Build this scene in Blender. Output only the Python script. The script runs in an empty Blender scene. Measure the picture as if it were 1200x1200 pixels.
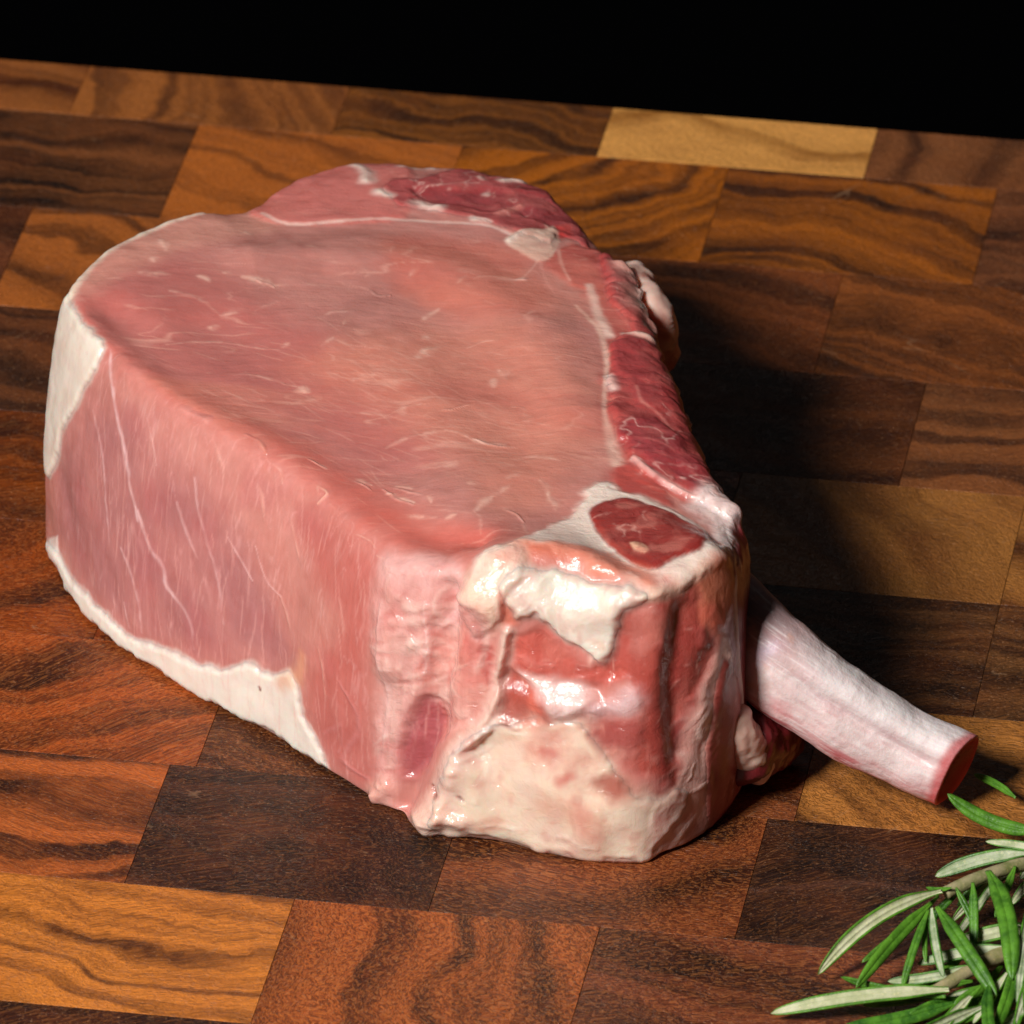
import bpy, math, random
import numpy as np
from mathutils import Matrix, Vector

random.seed(7)
rng = np.random.default_rng(7)
MM = 0.001
scene = bpy.context.scene

# ---------------------------------------------------------------- camera
PITCH, ROLL, DIST = math.radians(29.75), math.radians(0.174), 1.744896
cam_data = bpy.data.cameras.new('camera')
cam_data.sensor_width = 36.0
cam_data.lens = 333.895
cam_data.clip_start = 0.05
cam_data.clip_end = 50.0
cam = bpy.data.objects.new('camera', cam_data)
scene.collection.objects.link(cam)
_u = Vector((0, math.sin(PITCH), math.cos(PITCH)))
_f = Vector((0, math.cos(PITCH), -math.sin(PITCH)))
_r = Vector((1, 0, 0))
right = math.cos(ROLL) * _r + math.sin(ROLL) * _u
up = -math.sin(ROLL) * _r + math.cos(ROLL) * _u
m = Matrix((right, up, -_f)).transposed().to_4x4()
m.translation = Vector((0, -DIST * math.cos(PITCH), DIST * math.sin(PITCH)))
cam.matrix_world = m
cam_data.dof.use_dof = True
cam_data.dof.focus_distance = 1.655
cam_data.dof.aperture_fstop = 48.0
scene.camera = cam

# ---------------------------------------------------------------- light (studio: one soft key, a faint back light, dark room)
world = bpy.data.worlds.new('World')
scene.world = world
world.use_nodes = True
world.node_tree.nodes['Background'].inputs[0].default_value = (1.0, 0.97, 0.94, 1)
world.node_tree.nodes['Background'].inputs[1].default_value = 0.008

def area_lamp(name, loc, target, size, power, color):
    ld = bpy.data.lights.new(name, 'AREA')
    ld.shape = 'RECTANGLE'; ld.size = size[0]; ld.size_y = size[1]
    ld.energy = power; ld.color = color
    o = bpy.data.objects.new(name, ld)
    scene.collection.objects.link(o)
    o.location = loc
    o.rotation_euler = (Vector(target) - Vector(loc)).to_track_quat('-Z', 'Y').to_euler()
    return o

area_lamp('key_lamp', (-0.64, -0.97, 0.93), (0, -0.03, 0.03), (0.27, 0.27), 28.0, (1.0, 0.968, 0.925))
area_lamp('back_lamp', (-0.15, 1.15, 0.72), (0, -0.02, 0.03), (1.1, 0.35), 0.35, (1.0, 0.97, 0.95))

scene.view_settings.view_transform = 'Standard'
scene.view_settings.look = 'None'
scene.view_settings.exposure = 0.0
scene.view_settings.gamma = 1.0
scene.cycles.max_bounces = 6

# ---------------------------------------------------------------- numeric helpers
def hash3(ix, iy, iz, seed):
    h = (ix * 374761393 + iy * 668265263 + iz * 2147483647 + seed * 974634777) & 0xFFFFFFFF
    h = ((h ^ (h >> 13)) * 1274126177) & 0xFFFFFFFF
    h = (h ^ (h >> 16)) & 0xFFFFFFFF
    h = (h * 2246822519) & 0xFFFFFFFF
    return ((h ^ (h >> 15)) & 0xFFFFFF).astype(np.float32) / np.float32(8388607.5) - np.float32(1)

def noise3(p, scale, seed=0):
    """value noise, about -1..1; p in mm, scale = feature size in mm"""
    q = p / scale + 1000.0
    i = np.floor(q).astype(np.int64)
    f = (q - i).astype(np.float32)
    f = f * f * (3 - 2 * f)
    out = 0
    for dx in (0, 1):
        wx = f[:, 0] if dx else 1 - f[:, 0]
        for dy in (0, 1):
            wy = f[:, 1] if dy else 1 - f[:, 1]
            for dz in (0, 1):
                wz = f[:, 2] if dz else 1 - f[:, 2]
                out = out + wx * wy * wz * hash3(i[:, 0] + dx, i[:, 1] + dy, i[:, 2] + dz, seed)
    return out

def fbm(p, scale, octaves=3, seed=0):
    a, s, o = 1.0, 0.0, 0
    for k in range(octaves):
        o = o + a * noise3(p, scale / 2 ** k, seed + 17 * k)
        s += a
        a *= 0.5
    return o / s

def sstep(a, b, x):
    t = np.clip((x - a) / (b - a), 0, 1)
    return t * t * (3 - 2 * t)

def lin(c):
    c = np.asarray(c, float) / 255.0
    return np.where(c <= 0.04045, c / 12.92, ((c + 0.055) / 1.055) ** 2.4)

def catmull(P, n, closed=True, arc=True):
    """resample control points through a Catmull-Rom curve, evenly in the chosen columns"""
    P = np.asarray(P, float)
    m = len(P)
    seg = 24
    out = []
    rng = range(m) if closed else range(m - 1)
    for i in rng:
        if closed:
            a, b, c, d = P[(i - 1) % m], P[i], P[(i + 1) % m], P[(i + 2) % m]
        else:
            a, b, c, d = P[max(i - 1, 0)], P[i], P[i + 1], P[min(i + 2, m - 1)]
        t = np.arange(seg)[:, None] / seg
        out.append(0.5 * ((2 * b) + (-a + c) * t + (2 * a - 5 * b + 4 * c - d) * t ** 2 + (-a + 3 * b - 3 * c + d) * t ** 3))
    out.append(P[:1] if closed else P[-1:])
    D = np.concatenate(out)
    if not arc:
        s = np.arange(len(D)) / (len(D) - 1)
    else:
        dl = np.linalg.norm(np.diff(D[:, :min(3, D.shape[1])], axis=0), axis=1) + 1e-9
        s = np.concatenate([[0], np.cumsum(dl)])
        s /= s[-1]
    u = np.arange(n) / n if closed else np.linspace(0, 1, n)
    return np.stack([np.interp(u, s, D[:, k]) for k in range(D.shape[1])], 1)

def meat_grid(M, NU, NS, NT, NB):
    """grid of the chop's body: rings from the base pole, up the side, over the edge to the top pole. mm"""
    st = np.array(M['stations'])                 # Tx Ty Tz Bx By Bz bulge round
    R = catmull(st, NU)
    T, B, bul, rnd = R[:, 0:3], R[:, 3:6], R[:, 6:7], R[:, 7:8]
    tc = np.array(M['top_pole']); bc = np.array(M['base_pole'])
    out = T[:, :2] - tc[:2]
    tang = np.roll(T, -1, 0)[:, :2] - np.roll(T, 1, 0)[:, :2]
    nrm = np.stack([tang[:, 1], -tang[:, 0]], 1)
    nrm /= np.linalg.norm(nrm, axis=1)[:, None] + 1e-9
    sg = np.sign((nrm * out).sum(1)); nrm *= np.sign(np.median(sg))
    k = max(3, NU // 60)
    ker = np.hanning(2 * k + 1); ker /= ker.sum()
    nrm = np.stack([np.convolve(np.concatenate([nrm[-k:, j], nrm[:, j], nrm[:k, j]]), ker, 'valid') for j in range(2)], 1)
    A = np.stack([T[:, 0], T[:, 1], np.ones(NU)], 1)
    pl = np.linalg.lstsq(A, T[:, 2], rcond=None)[0]
    dev = T[:, 2] - A @ pl
    rT = np.linalg.norm(T[:, :2] - tc[:2], axis=1)
    k2 = NU // 16
    ker2 = np.hanning(2 * k2 + 1); ker2 /= ker2.sum()
    Ts = np.stack([np.convolve(np.concatenate([T[-k2:, j], T[:, j], T[:k2, j]]), ker2, 'valid') for j in range(2)], 1)
    rings = []
    for i in range(NB):
        t = ((i + 0.5) / NB) ** 0.6
        rings.append(bc + (B - bc) * t)
    for i in range(NS):
        v = i / (NS - 1)
        p = B + (T - B) * v
        p = p.copy()
        p[:, :2] += nrm * bul * 4 * v * (1 - v)
        rings.append(p)
    for i in range(1, NT + 1):
        t = 1 - (i / (NT + 0.6)) ** 1.0
        p = tc + (T - tc) * t
        p = p.copy()
        ws = sstep(1.0, .72, t)
        p[:, :2] = p[:, :2] * (1 - ws) + (tc[:2] + (Ts - tc[:2]) * t) * ws
        p[:, 2] = p[:, 0] * pl[0] + p[:, 1] * pl[1] + pl[2] + dev * np.exp(-(((1 - t) * rT) / 11.0) ** 1.5)
        rings.append(p)
    G = np.stack(rings)                           # rings x NU x 3
    def smooth(G, it):
        G = G.copy()
        for _ in range(it):
            G[1:-1] = 0.25 * G[:-2] + 0.5 * G[1:-1] + 0.25 * G[2:]
        return G
    h = 54.0 / NS                                 # mm per ring
    it1 = int(2 * (1.2 / h) ** 2) + 1
    it2 = int(2 * (6.5 / h) ** 2) + 1
    G1, G2 = smooth(G, it1), smooth(G, it2)
    lev = sstep(0.35, 0.8, (np.arange(len(G)) - NB) / NS)[:, None, None]
    w = np.clip(rnd[None], 0, 1) * lev
    G3 = smooth(G, int(2 * (0.5 / h) ** 2) + 1)
    low = 1 - sstep(0.03, 0.2, (np.arange(len(G)) - NB) / NS)[:, None, None]
    G = G1 * (1 - w) + G2 * w
    return G * (1 - low) + G3 * low

def grid_normals(G):
    du = np.roll(G, -1, 1) - np.roll(G, 1, 1)
    dv = np.empty_like(G)
    dv[1:-1] = G[2:] - G[:-2]; dv[0] = G[1] - G[0]; dv[-1] = G[-1] - G[-2]
    n = np.cross(du, dv)
    n /= np.linalg.norm(n, axis=2)[..., None] + 1e-9
    c = G.reshape(-1, 3).mean(0)
    if ((G - c) * n).sum() < 0:
        n = -n
    return n

def poly_sd(P2, V2):
    """signed distance (inside positive) of points P2 to polygon V2"""
    d2 = np.full(len(P2), 1e9); ins = np.zeros(len(P2), bool)
    n = len(V2)
    for i in range(n):
        a, b = V2[i], V2[(i + 1) % n]
        e = b - a; w = P2 - a
        t = np.clip((w @ e) / (e @ e + 1e-12), 0, 1)
        r = w - t[:, None] * e
        d2 = np.minimum(d2, (r * r).sum(1))
        c = (a[1] > P2[:, 1]) != (b[1] > P2[:, 1])
        x = (b[0] - a[0]) * (P2[:, 1] - a[1]) / (b[1] - a[1] + 1e-12) + a[0]
        ins ^= c & (P2[:, 0] < x)
    return np.where(ins, 1, -1) * np.sqrt(d2)

def region_sd(P, N, pts, nrm, tol):
    """signed distance in mm of surface points to a region given by its outline on the surface"""
    pts = np.asarray(pts, float); nrm = np.asarray(nrm, float)
    c = pts.mean(0)
    a = np.cross(nrm, [0, 0, 1.0])
    if np.linalg.norm(a) < 0.3: a = np.cross(nrm, [0, 1.0, 0])
    a /= np.linalg.norm(a); b = np.cross(nrm, a)
    sd = np.full(len(P), -99.0)
    rad = np.linalg.norm(pts - c, axis=1).max() + 6
    d = P - c
    m = ((d * d).sum(1) < rad * rad) & (np.abs(d @ nrm) < tol) & (N @ nrm > -0.1)
    idx = np.nonzero(m)[0]
    if len(idx):
        V2 = np.stack([(pts - c) @ a, (pts - c) @ b], 1)
        V2 = catmull(V2, len(V2) * 4, closed=True) if len(V2) > 4 else V2
        P2 = np.stack([d[idx] @ a, d[idx] @ b], 1)
        sd[idx] = poly_sd(P2, V2)
    return sd

def line_field(P, pts, wid, reach=3.0):
    """(indices, distance / local half-width, distance along 0..1) of points near a polyline"""
    pts = np.asarray(pts, float); wid = np.asarray(wid, float)
    if len(pts) > 2:
        d4 = catmull(np.concatenate([pts, wid[:, None]], 1), len(pts) * 3, closed=False)
        pts, wid = d4[:, :3], np.maximum(d4[:, 3], wid.min() * .6)
    lo = pts.min(0) - wid.max() * reach; hi = pts.max(0) + wid.max() * reach
    idx = np.nonzero(((P > lo) & (P < hi)).all(1))[0]
    if not len(idx): return idx, None, None
    Q = P[idx]; best = np.full(len(idx), 1e9); al = np.zeros(len(idx))
    m = len(pts) - 1
    for i in range(m):
        a, b = pts[i], pts[i + 1]
        e = b - a
        t = np.clip(((Q - a) @ e) / (e @ e + 1e-12), 0, 1)
        d = np.linalg.norm(Q - a - t[:, None] * e, axis=1) / (wid[i] * (1 - t) + wid[i + 1] * t)
        u = d < best
        best[u] = d[u]; al[u] = (i + t[u]) / m
    k = best < reach
    return idx[k], best[k], al[k]

# ---------------------------------------------------------------- measured shape and colouring of the chop (mm)
MEAT = {"stations":[[-80.17,-13.48,53.0,-84.45,-15.56,0.0,1.5,0.35],[-72.65,-33.13,54.0,-75.49,-41.31,0.0,1.0,0.7],[-59.4,-53.06,54.0,-63.88,-57.47,0.0,1.5,1.0],[-46.3,-66.22,53.5,-52.09,-70.44,0.0,2.0,1.0],[-35.33,-78.04,52.0,-41.26,-80.91,0.0,2.0,1.0],[-25.74,-94.72,51.0,-30.94,-94.14,0.0,1.5,1.0],[-17.84,-104.09,51.0,-22.45,-103.24,0.0,0.5,0.8],[-10.48,-109.0,51.5,-16.42,-111.13,0.0,-0.5,0.6],[-5.51,-111.26,53.5,-10.92,-113.35,0.0,1.0,0.45],[0.6,-111.19,55.5,-3.97,-114.72,0.0,1.5,0.4],[8.75,-112.0,56.0,7.56,-118.02,0.0,2.0,0.35],[16.73,-116.02,56.0,16.69,-120.48,0.0,2.0,0.3],[24.4,-120.04,54.0,22.57,-121.56,0.0,1.5,0.3],[30.85,-115.08,54.5,29.7,-117.33,0.0,1.5,0.2],[35.89,-109.23,55.0,36.51,-108.0,0.0,2.0,0.2],[38.49,-104.89,52.0,40.13,-97.46,0.0,1.5,0.5],[41.24,-93.76,50.0,40.32,-87.39,0.0,0.5,0.8],[40.14,-88.98,51.0,40.55,-75.76,0.0,1.0,0.6],[35.32,-76.4,52.0,39.26,-63.99,0.0,1.5,0.5],[31.67,-62.14,52.0,36.4,-53.59,0.0,1.5,0.5],[28.65,-42.06,52.0,33.12,-38.53,0.0,2.0,0.5],[25.19,-26.96,52.0,31.01,-24.77,0.0,3.0,0.5],[21.11,-7.11,52.0,27.34,-7.7,0.0,3.0,0.5],[18.73,3.29,52.0,22.77,3.3,0.0,2.0,0.5],[14.5,18.66,51.0,16.57,16.02,0.0,1.0,0.6],[6.1,35.69,51.0,7.91,30.52,0.0,1.0,0.6],[-6.51,41.84,52.0,-4.85,37.96,0.0,1.0,0.6],[-19.14,43.46,52.0,-19.25,39.84,0.0,1.0,0.6],[-30.21,44.41,52.0,-32.01,38.44,0.0,1.0,0.6],[-40.32,37.21,52.0,-42.29,33.47,0.0,1.0,0.6],[-49.4,23.36,52.0,-52.43,25.27,0.0,1.0,0.5],[-57.88,20.08,53.0,-62.58,20.36,0.0,2.0,0.3],[-69.97,9.78,53.5,-75.61,9.06,0.0,2.0,0.3],[-77.27,-1.75,53.5,-82.94,-3.66,0.0,2.0,0.3]],"top_pole":[-25.8,-40.18,52.5],"base_pole":[-19.91,-40.37,0.0]}

MEAT_OPS = [
["line","trough",[[-72.0,-19.1,53.0],[-62.3,-36.1,53.5],[-51.2,-50.0,53.5],[-40.4,-60.2,53.2],[-29.8,-71.3,52.6],[-22.1,-85.9,52.4],[-14.7,-97.2,52.1],[-5.9,-102.5,53.5]],[4.7,8.62,10.97,11.76,11.76,10.19,7.05,3.13],[214,122,112],0,1,0.0,-2.0,0],
["line","hollow",[[-55.0,-25.5,53.0],[-40.9,-41.2,53.1],[-27.0,-56.5,53.0],[-17.9,-74.9,53.0]],[9.4,12.54,12.54,9.4],[214,122,112],0,1,0.0,-1.6,0],
["line","swell",[[-46.5,1.0,52.7],[-28.0,1.8,52.4],[-9.4,-7.7,52.2],[6.0,-30.1,52.2],[10.4,-55.4,52.4]],[6.27,9.4,9.4,9.4,7.84],[214,122,112],0,1,0.0,1.2,0],
["line","ridge",[[-69.8,-37.6,50.9],[-58.6,-52.9,50.9],[-46.4,-65.1,50.9],[-37.2,-74.9,49.5],[-28.0,-89.1,49.1]],[3.92,4.7,5.02,5.02,3.92],[214,122,112],0,1,0.0,0.6,0],
["line","side_hollow",[[-81.7,-23.4,20.2],[-80.0,-28.8,16.2]],[4.7,4.7],[214,122,112],0,1,0.0,-0.6,0],
["line","knob",[[1.5,-112.4,47.6],[6.0,-115.8,32.6],[8.9,-118.3,16.9],[12.0,-119.4,3.8]],[11.76,14.89,16.46,12.54],[214,122,112],0,1,0.0,2.4,0],
["line","groove",[[-10.2,-108.9,47.2],[-11.4,-109.7,37.4],[-13.4,-109.8,23.7],[-16.6,-108.8,11.0],[-19.1,-107.4,2.4]],[2.35,3.13,3.76,3.45,2.35],[214,122,112],0,1,0.0,-2.4,0],
["line","crease",[[-0.4,-114.2,32.9],[7.4,-116.2,32.7],[14.7,-119.1,33.5]],[2.04,2.66,1.88],[214,122,112],0,1,0.0,-1.3,0],
["line","crease",[[0.1,-113.4,40.8],[-0.1,-113.9,36.5],[-2.2,-114.0,31.5]],[1.57,1.88,1.57],[214,122,112],0,1,0.0,-1.0,0],
["line","knob",[[-3.6,-112.0,47.1],[6.0,-113.1,47.8],[17.5,-117.8,48.6]],[4.7,5.49,4.7],[214,122,112],0,1,0.0,1.5,0],
["line","knob",[[6.0,-116.2,30.1],[13.2,-118.7,30.9]],[3.45,3.13],[214,122,112],0,1,0.0,1.2,0],
["line","knob",[[-8.0,-114.0,14.2],[-5.8,-114.4,6.0]],[4.7,4.7],[214,122,112],0,1,0.0,1.4,0],
["line","knob",[[-20.5,-102.5,41.7],[-20.8,-103.5,28.5]],[3.92,3.92],[214,122,112],0,1,0.0,1.0,0],
["line","knob",[[5.3,-117.2,16.2],[13.4,-119.9,9.3]],[7.05,7.84],[214,122,112],0,1,0.0,1.3,0],
["line","crease",[[29.2,-117.5,47.1],[27.9,-119.9,35.1],[29.3,-119.0,20.9]],[3.13,3.92,3.13],[214,122,112],0,1,0.0,-1.4,0],
["line","dip",[[-18.6,-7.9,52.3],[-6.1,-36.8,52.5],[-0.0,-68.3,52.7]],[9.4,12.54,9.4],[214,122,112],0,1,0.0,-1.0,0],
["poly","side_upper",[[-72.3,-30.8,52.4],[-58.7,-52.7,51.1],[-44.8,-66.0,51.3],[-34.1,-77.3,50.5],[-23.6,-96.4,48.3],[-25.0,-98.5,39.2],[-32.6,-89.3,33.8],[-40.3,-77.4,37.2],[-52.4,-64.9,38.7],[-66.6,-47.5,40.9],[-73.0,-35.1,46.0]],[-0.72,-0.56,0.42],[208,140,130],0.75,6.27,2.35,0,14],
["poly","side_red",[[-37.1,-78.3,44.7],[-23.4,-97.5,47.2],[-22.0,-101.2,40.8],[-25.1,-99.6,29.7],[-25.1,-100.5,14.7],[-23.6,-101.9,1.6],[-29.7,-95.7,2.1],[-34.6,-89.8,6.4],[-34.9,-88.6,19.6],[-29.6,-94.3,31.6],[-34.1,-86.4,35.6]],[-0.76,-0.64,0.1],[196,106,98],0.8,3.45,1.57,0,14],
["poly","side_dull",[[-82.6,-21.1,18.9],[-74.7,-33.5,41.8],[-63.3,-51.3,43.0],[-47.9,-70.1,36.5],[-40.3,-80.9,21.9],[-38.8,-83.5,15.8],[-52.8,-69.5,10.1],[-66.9,-53.5,5.7],[-80.1,-29.7,7.8]],[-0.82,-0.56,0.1],[176,114,114],0.88,6.27,2.35,0,14],
["poly","top_red",[[-78.3,-14.7,52.2],[-69.9,-31.9,53.0],[-52.7,-50.1,53.6],[-37.5,-62.8,53.0],[-26.8,-74.5,52.7],[-19.2,-86.4,52.7],[-11.7,-95.3,52.8],[0.1,-100.1,53.9],[-8.8,-106.7,51.7],[-19.1,-99.6,50.1],[-29.6,-84.9,50.1],[-40.3,-70.1,51.1],[-54.1,-55.7,52.4],[-68.3,-38.2,52.2],[-77.3,-21.4,51.6]],[-0.33,-0.21,0.92],[204,96,82],0.75,5.33,1.88,0,14],  # red band along the trough, with its shade put into the colour
["poly","top_dull",[[-78.5,-11.6,52.3],[-61.9,0.2,53.0],[-41.4,-18.6,52.8],[-22.7,-44.1,52.8],[-12.0,-68.6,52.9],[-22.3,-74.9,53.0],[-37.5,-59.9,53.1],[-57.4,-45.4,53.6],[-74.8,-25.9,52.2]],[-0.08,-0.03,1.0],[192,104,98],0.7,7.05,3.13,0,14],
["poly","top_light",[[-37.9,-38.0,52.9],[-18.4,-24.5,52.5],[2.9,-23.7,52.2],[13.5,-45.7,52.3],[13.2,-74.0,52.6],[-0.0,-93.1,53.2],[-12.0,-68.6,52.9],[-24.1,-53.4,52.9]],[0.02,0.02,1.0],[224,140,118],0.7,7.84,3.13,0,14],
["poly","top_orange",[[-23.4,8.6,52.2],[-0.2,6.1,51.8],[4.5,-7.1,52.0],[6.0,-17.1,52.1],[-6.2,-20.5,52.3],[-18.6,-11.3,52.4]],[0.01,0.01,1.0],[214,105,85],0.5,3.92,3.13,0,14],
["poly","edge_pale",[[-77.8,-5.2,52.2],[-69.7,8.2,52.5],[-56.3,18.9,52.1],[-46.9,23.6,50.8],[-42.1,14.1,52.3],[-59.0,3.6,53.0],[-69.4,-6.5,53.2],[-76.8,-13.6,52.6]],[-0.23,0.17,0.96],[225,160,140],0.5,3.45,1.88,0,14],
["poly","back_strip",[[-48.2,22.2,50.8],[-39.9,34.1,50.7],[-30.1,40.6,50.7],[-19.2,40.0,50.7],[-18.9,18.8,52.0],[-28.1,14.5,52.2],[-42.1,14.1,52.3]],[-0.13,0.25,0.96],[216,120,112],0.9,0.78,0.63,0.4,14],
["poly","back_muscle",[[-23.0,30.8,51.9],[-15.9,32.9,51.7],[-9.7,39.4,50.6],[-4.2,37.7,50.5],[3.4,34.0,49.9],[9.5,26.2,49.3],[13.1,18.1,49.3],[13.5,8.0,50.9],[8.4,13.5,51.1],[6.0,6.6,51.6],[1.7,11.4,51.7],[-4.0,15.5,51.8],[-12.6,18.5,52.0],[-21.3,22.1,52.0]],[0.17,0.16,0.97],[176,78,78],0.95,1.02,2.19,0.3,14],
["poly","back_muscle2",[[-19.0,28.5,51.9],[-6.4,29.0,51.6],[6.1,28.4,50.2],[13.0,18.6,49.2],[12.3,13.6,50.5],[-0.2,20.0,51.5],[-12.7,22.3,51.9]],[0.19,0.1,0.98],[146,52,58],0.6,1.25,1.57,-0.5,14],
["poly","corner_red",[[8.0,17.1,51.0],[10.4,18.2,50.4],[11.0,13.1,50.8],[8.4,11.1,51.3]],[0.16,0.08,0.98],[205,50,45],0.8,0.63,0.47,0,14],
["poly","cap_base",[[6.1,3.1,51.7],[13.8,10.0,50.6],[17.8,4.1,49.9],[21.3,-6.8,48.9],[24.8,-21.2,48.0],[27.7,-37.6,49.1],[31.2,-57.1,47.9],[35.0,-77.0,50.0],[39.1,-87.8,48.5],[41.0,-90.5,43.1],[39.4,-99.3,46.4],[37.1,-92.3,49.4],[32.5,-86.0,51.0],[26.6,-84.2,51.9],[19.9,-79.5,52.4],[17.3,-61.3,52.4],[16.0,-45.6,52.2],[16.0,-29.6,52.0],[13.4,-13.5,52.0],[8.4,-5.5,52.0]],[0.53,0.09,0.84],[200,95,85],0.9,1.02,2.19,0.2,14],
["poly","cap_muscle",[[15.3,4.5,51.1],[18.1,3.0,50.0],[21.3,-6.8,48.9],[24.7,-20.4,47.8],[27.7,-37.6,49.1],[31.1,-57.0,48.1],[34.9,-76.6,50.0],[38.5,-86.7,49.2],[36.9,-89.9,49.4],[32.4,-85.5,51.0],[26.7,-82.3,51.9],[20.8,-75.9,52.4],[18.5,-64.4,52.4],[17.2,-47.2,52.2],[17.2,-29.5,52.0],[20.5,-23.9,51.5],[17.0,-11.2,51.6]],[0.48,0.09,0.88],[182,80,76],1,1.02,2.19,0.9,14],
["poly","cap_dark",[[17.6,-30.1,52.0],[23.1,-28.1,51.2],[25.9,-37.8,51.0],[28.0,-50.2,51.0],[25.1,-57.1,51.8],[21.4,-51.5,52.1],[18.1,-42.4,52.1]],[0.19,0.04,0.98],[164,60,62],0.8,1.57,2.19,0.3,14],
["poly","cap_dark",[[19.1,-63.8,52.4],[21.7,-58.5,52.1],[28.7,-64.1,51.5],[34.2,-77.1,50.8],[36.4,-85.0,50.4],[32.6,-84.1,51.3],[27.0,-79.6,52.0],[21.3,-72.9,52.3]],[0.16,0.01,0.99],[162,60,66],0.8,1.57,2.19,0.3,14],
["poly","cap_dark",[[15.9,3.0,51.1],[18.1,3.0,50.0],[20.9,-5.2,49.1],[19.8,-14.1,51.3],[16.5,-7.7,51.6]],[0.48,0.14,0.87],[164,64,64],0.7,1.57,2.19,0.2,14],
["poly","outer_red",[[36.2,-80.7,49.9],[38.8,-87.0,48.8],[40.7,-90.0,44.6],[41.2,-91.4,41.1],[39.1,-101.3,46.5],[37.7,-94.9,49.3]],[0.9,0.07,0.42],[168,66,70],0.9,0.94,0.78,0.3,14],
["poly","mid_muscle",[[17.1,-76.1,52.5],[21.1,-75.8,52.4],[25.5,-81.3,52.0],[28.0,-87.6,51.9],[23.8,-88.5,52.4],[17.7,-84.9,52.6]],[0.07,0.02,1.0],[190,80,72],1,1.57,2.19,0.3,14],
["poly","cap_edge",[[21.3,-6.8,48.9],[24.7,-20.4,47.8],[27.7,-37.6,49.1],[28.0,-38.8,49.1],[24.8,-20.3,47.5],[21.6,-7.1,48.6]],[0.88,0.19,0.43],[205,110,100],0.7,0.78,0.78,0,14],
["poly","seam_fat",[[14.9,-82.6,52.7],[18.5,-84.7,52.6],[23.9,-87.9,52.4],[29.8,-91.7,51.8],[33.9,-98.1,51.3],[35.5,-101.1,51.1],[38.5,-99.5,48.6],[36.6,-107.9,51.3],[31.3,-113.7,53.0],[27.6,-117.4,52.1],[23.2,-119.3,51.9],[19.0,-117.0,53.6],[13.1,-113.3,54.7],[4.5,-108.9,54.7],[-1.5,-109.4,53.8],[-5.9,-110.2,51.5],[-6.4,-108.3,52.5],[0.1,-106.6,54.5],[5.9,-100.3,53.6],[10.0,-92.5,52.9]],[0.13,-0.3,0.95],[252,222,208],1,1.02,2.19,0.5,14],
["poly","white_patch",[[30.6,-86.7,51.3],[34.1,-80.1,51.0],[35.7,-78.9,49.8],[37.5,-83.9,49.5],[38.5,-98.2,48.6],[36.2,-100.4,50.7],[33.9,-92.3,50.8]],[0.56,0.11,0.82],[238,215,210],0.85,1.57,2.19,0.3,14],
["poly","round_muscle",[[13.3,-93.3,52.9],[15.6,-89.8,52.8],[20.0,-88.4,52.7],[25.7,-91.3,52.4],[30.8,-95.3,51.9],[33.9,-99.3,51.5],[32.4,-108.3,54.4],[28.4,-110.9,53.8],[24.5,-114.2,53.4],[21.8,-112.9,53.2],[18.7,-109.1,53.2],[15.4,-102.1,53.0]],[0.04,0.03,1.0],[154,54,48],1,0.47,0.47,0.5,14],
["poly","round_pale",[[14.4,-99.1,53.0],[18.3,-101.3,53.0],[20.4,-109.0,53.2],[18.7,-108.2,53.2],[15.3,-102.2,53.0]],[-0.01,0.02,1.0],[175,75,65],0.7,0.47,0.47,0,14],
["poly","spot",[[20.2,-105.1,53.2],[22.2,-105.7,53.3],[23.4,-107.9,53.4],[23.0,-109.3,53.3],[21.3,-108.3,53.2]],[-0.06,0.0,1.0],[235,180,150],1,0.31,0.31,0.3,14],
["poly","bark",[[-1.5,-107.6,54.3],[5.8,-107.5,54.7],[14.6,-107.8,53.6],[21.1,-112.3,53.2],[24.4,-117.7,53.0],[22.6,-118.8,52.6],[19.6,-117.4,53.4],[14.6,-114.8,53.9],[8.7,-111.7,53.9],[1.5,-110.1,54.0]],[-0.11,-0.43,0.9],[216,118,92],0.85,1.57,2.19,0.1,14],
["poly","front_fat",[[-13.9,-112.4,2.4],[-11.7,-112.7,12.6],[-8.0,-113.8,19.6],[-5.6,-114.1,23.2],[0.2,-115.0,26.1],[7.5,-117.0,26.7],[13.2,-119.2,26.0],[21.4,-122.3,15.2],[24.8,-121.6,12.1],[28.1,-119.8,13.6],[29.6,-118.1,6.6],[23.7,-121.2,1.1],[14.9,-120.1,1.1],[6.3,-117.7,1.2],[-3.9,-114.7,1.1],[-10.2,-113.5,1.1]],[-0.09,-0.98,-0.15],[250,220,198],1,2.19,2.19,0.5,20],
["poly","rim_cream",[[-8.7,-110.4,46.1],[-7.5,-109.9,50.3],[-5.1,-109.4,52.7],[-0.0,-109.7,54.0],[2.9,-111.3,52.3],[0.2,-111.9,48.9],[-1.4,-112.6,44.3],[-5.9,-112.7,40.8],[-7.6,-111.9,42.1]],[-0.31,-0.87,0.37],[250,218,196],0.95,1.88,2.19,0.9,14],
["poly","cartilage",[[-2.2,-111.4,50.2],[1.7,-111.0,52.6],[7.6,-111.9,52.7],[14.6,-115.5,52.0],[22.1,-118.9,52.4],[23.0,-119.7,50.7],[20.1,-119.2,48.7],[19.0,-119.4,45.1],[16.7,-119.2,38.7],[14.4,-118.3,38.1],[12.0,-116.7,41.2],[5.9,-113.8,44.3],[2.1,-113.0,45.3],[0.3,-112.3,47.4]],[-0.28,-0.93,0.24],[246,226,212],1,1.02,2.19,1.0,14],
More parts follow.
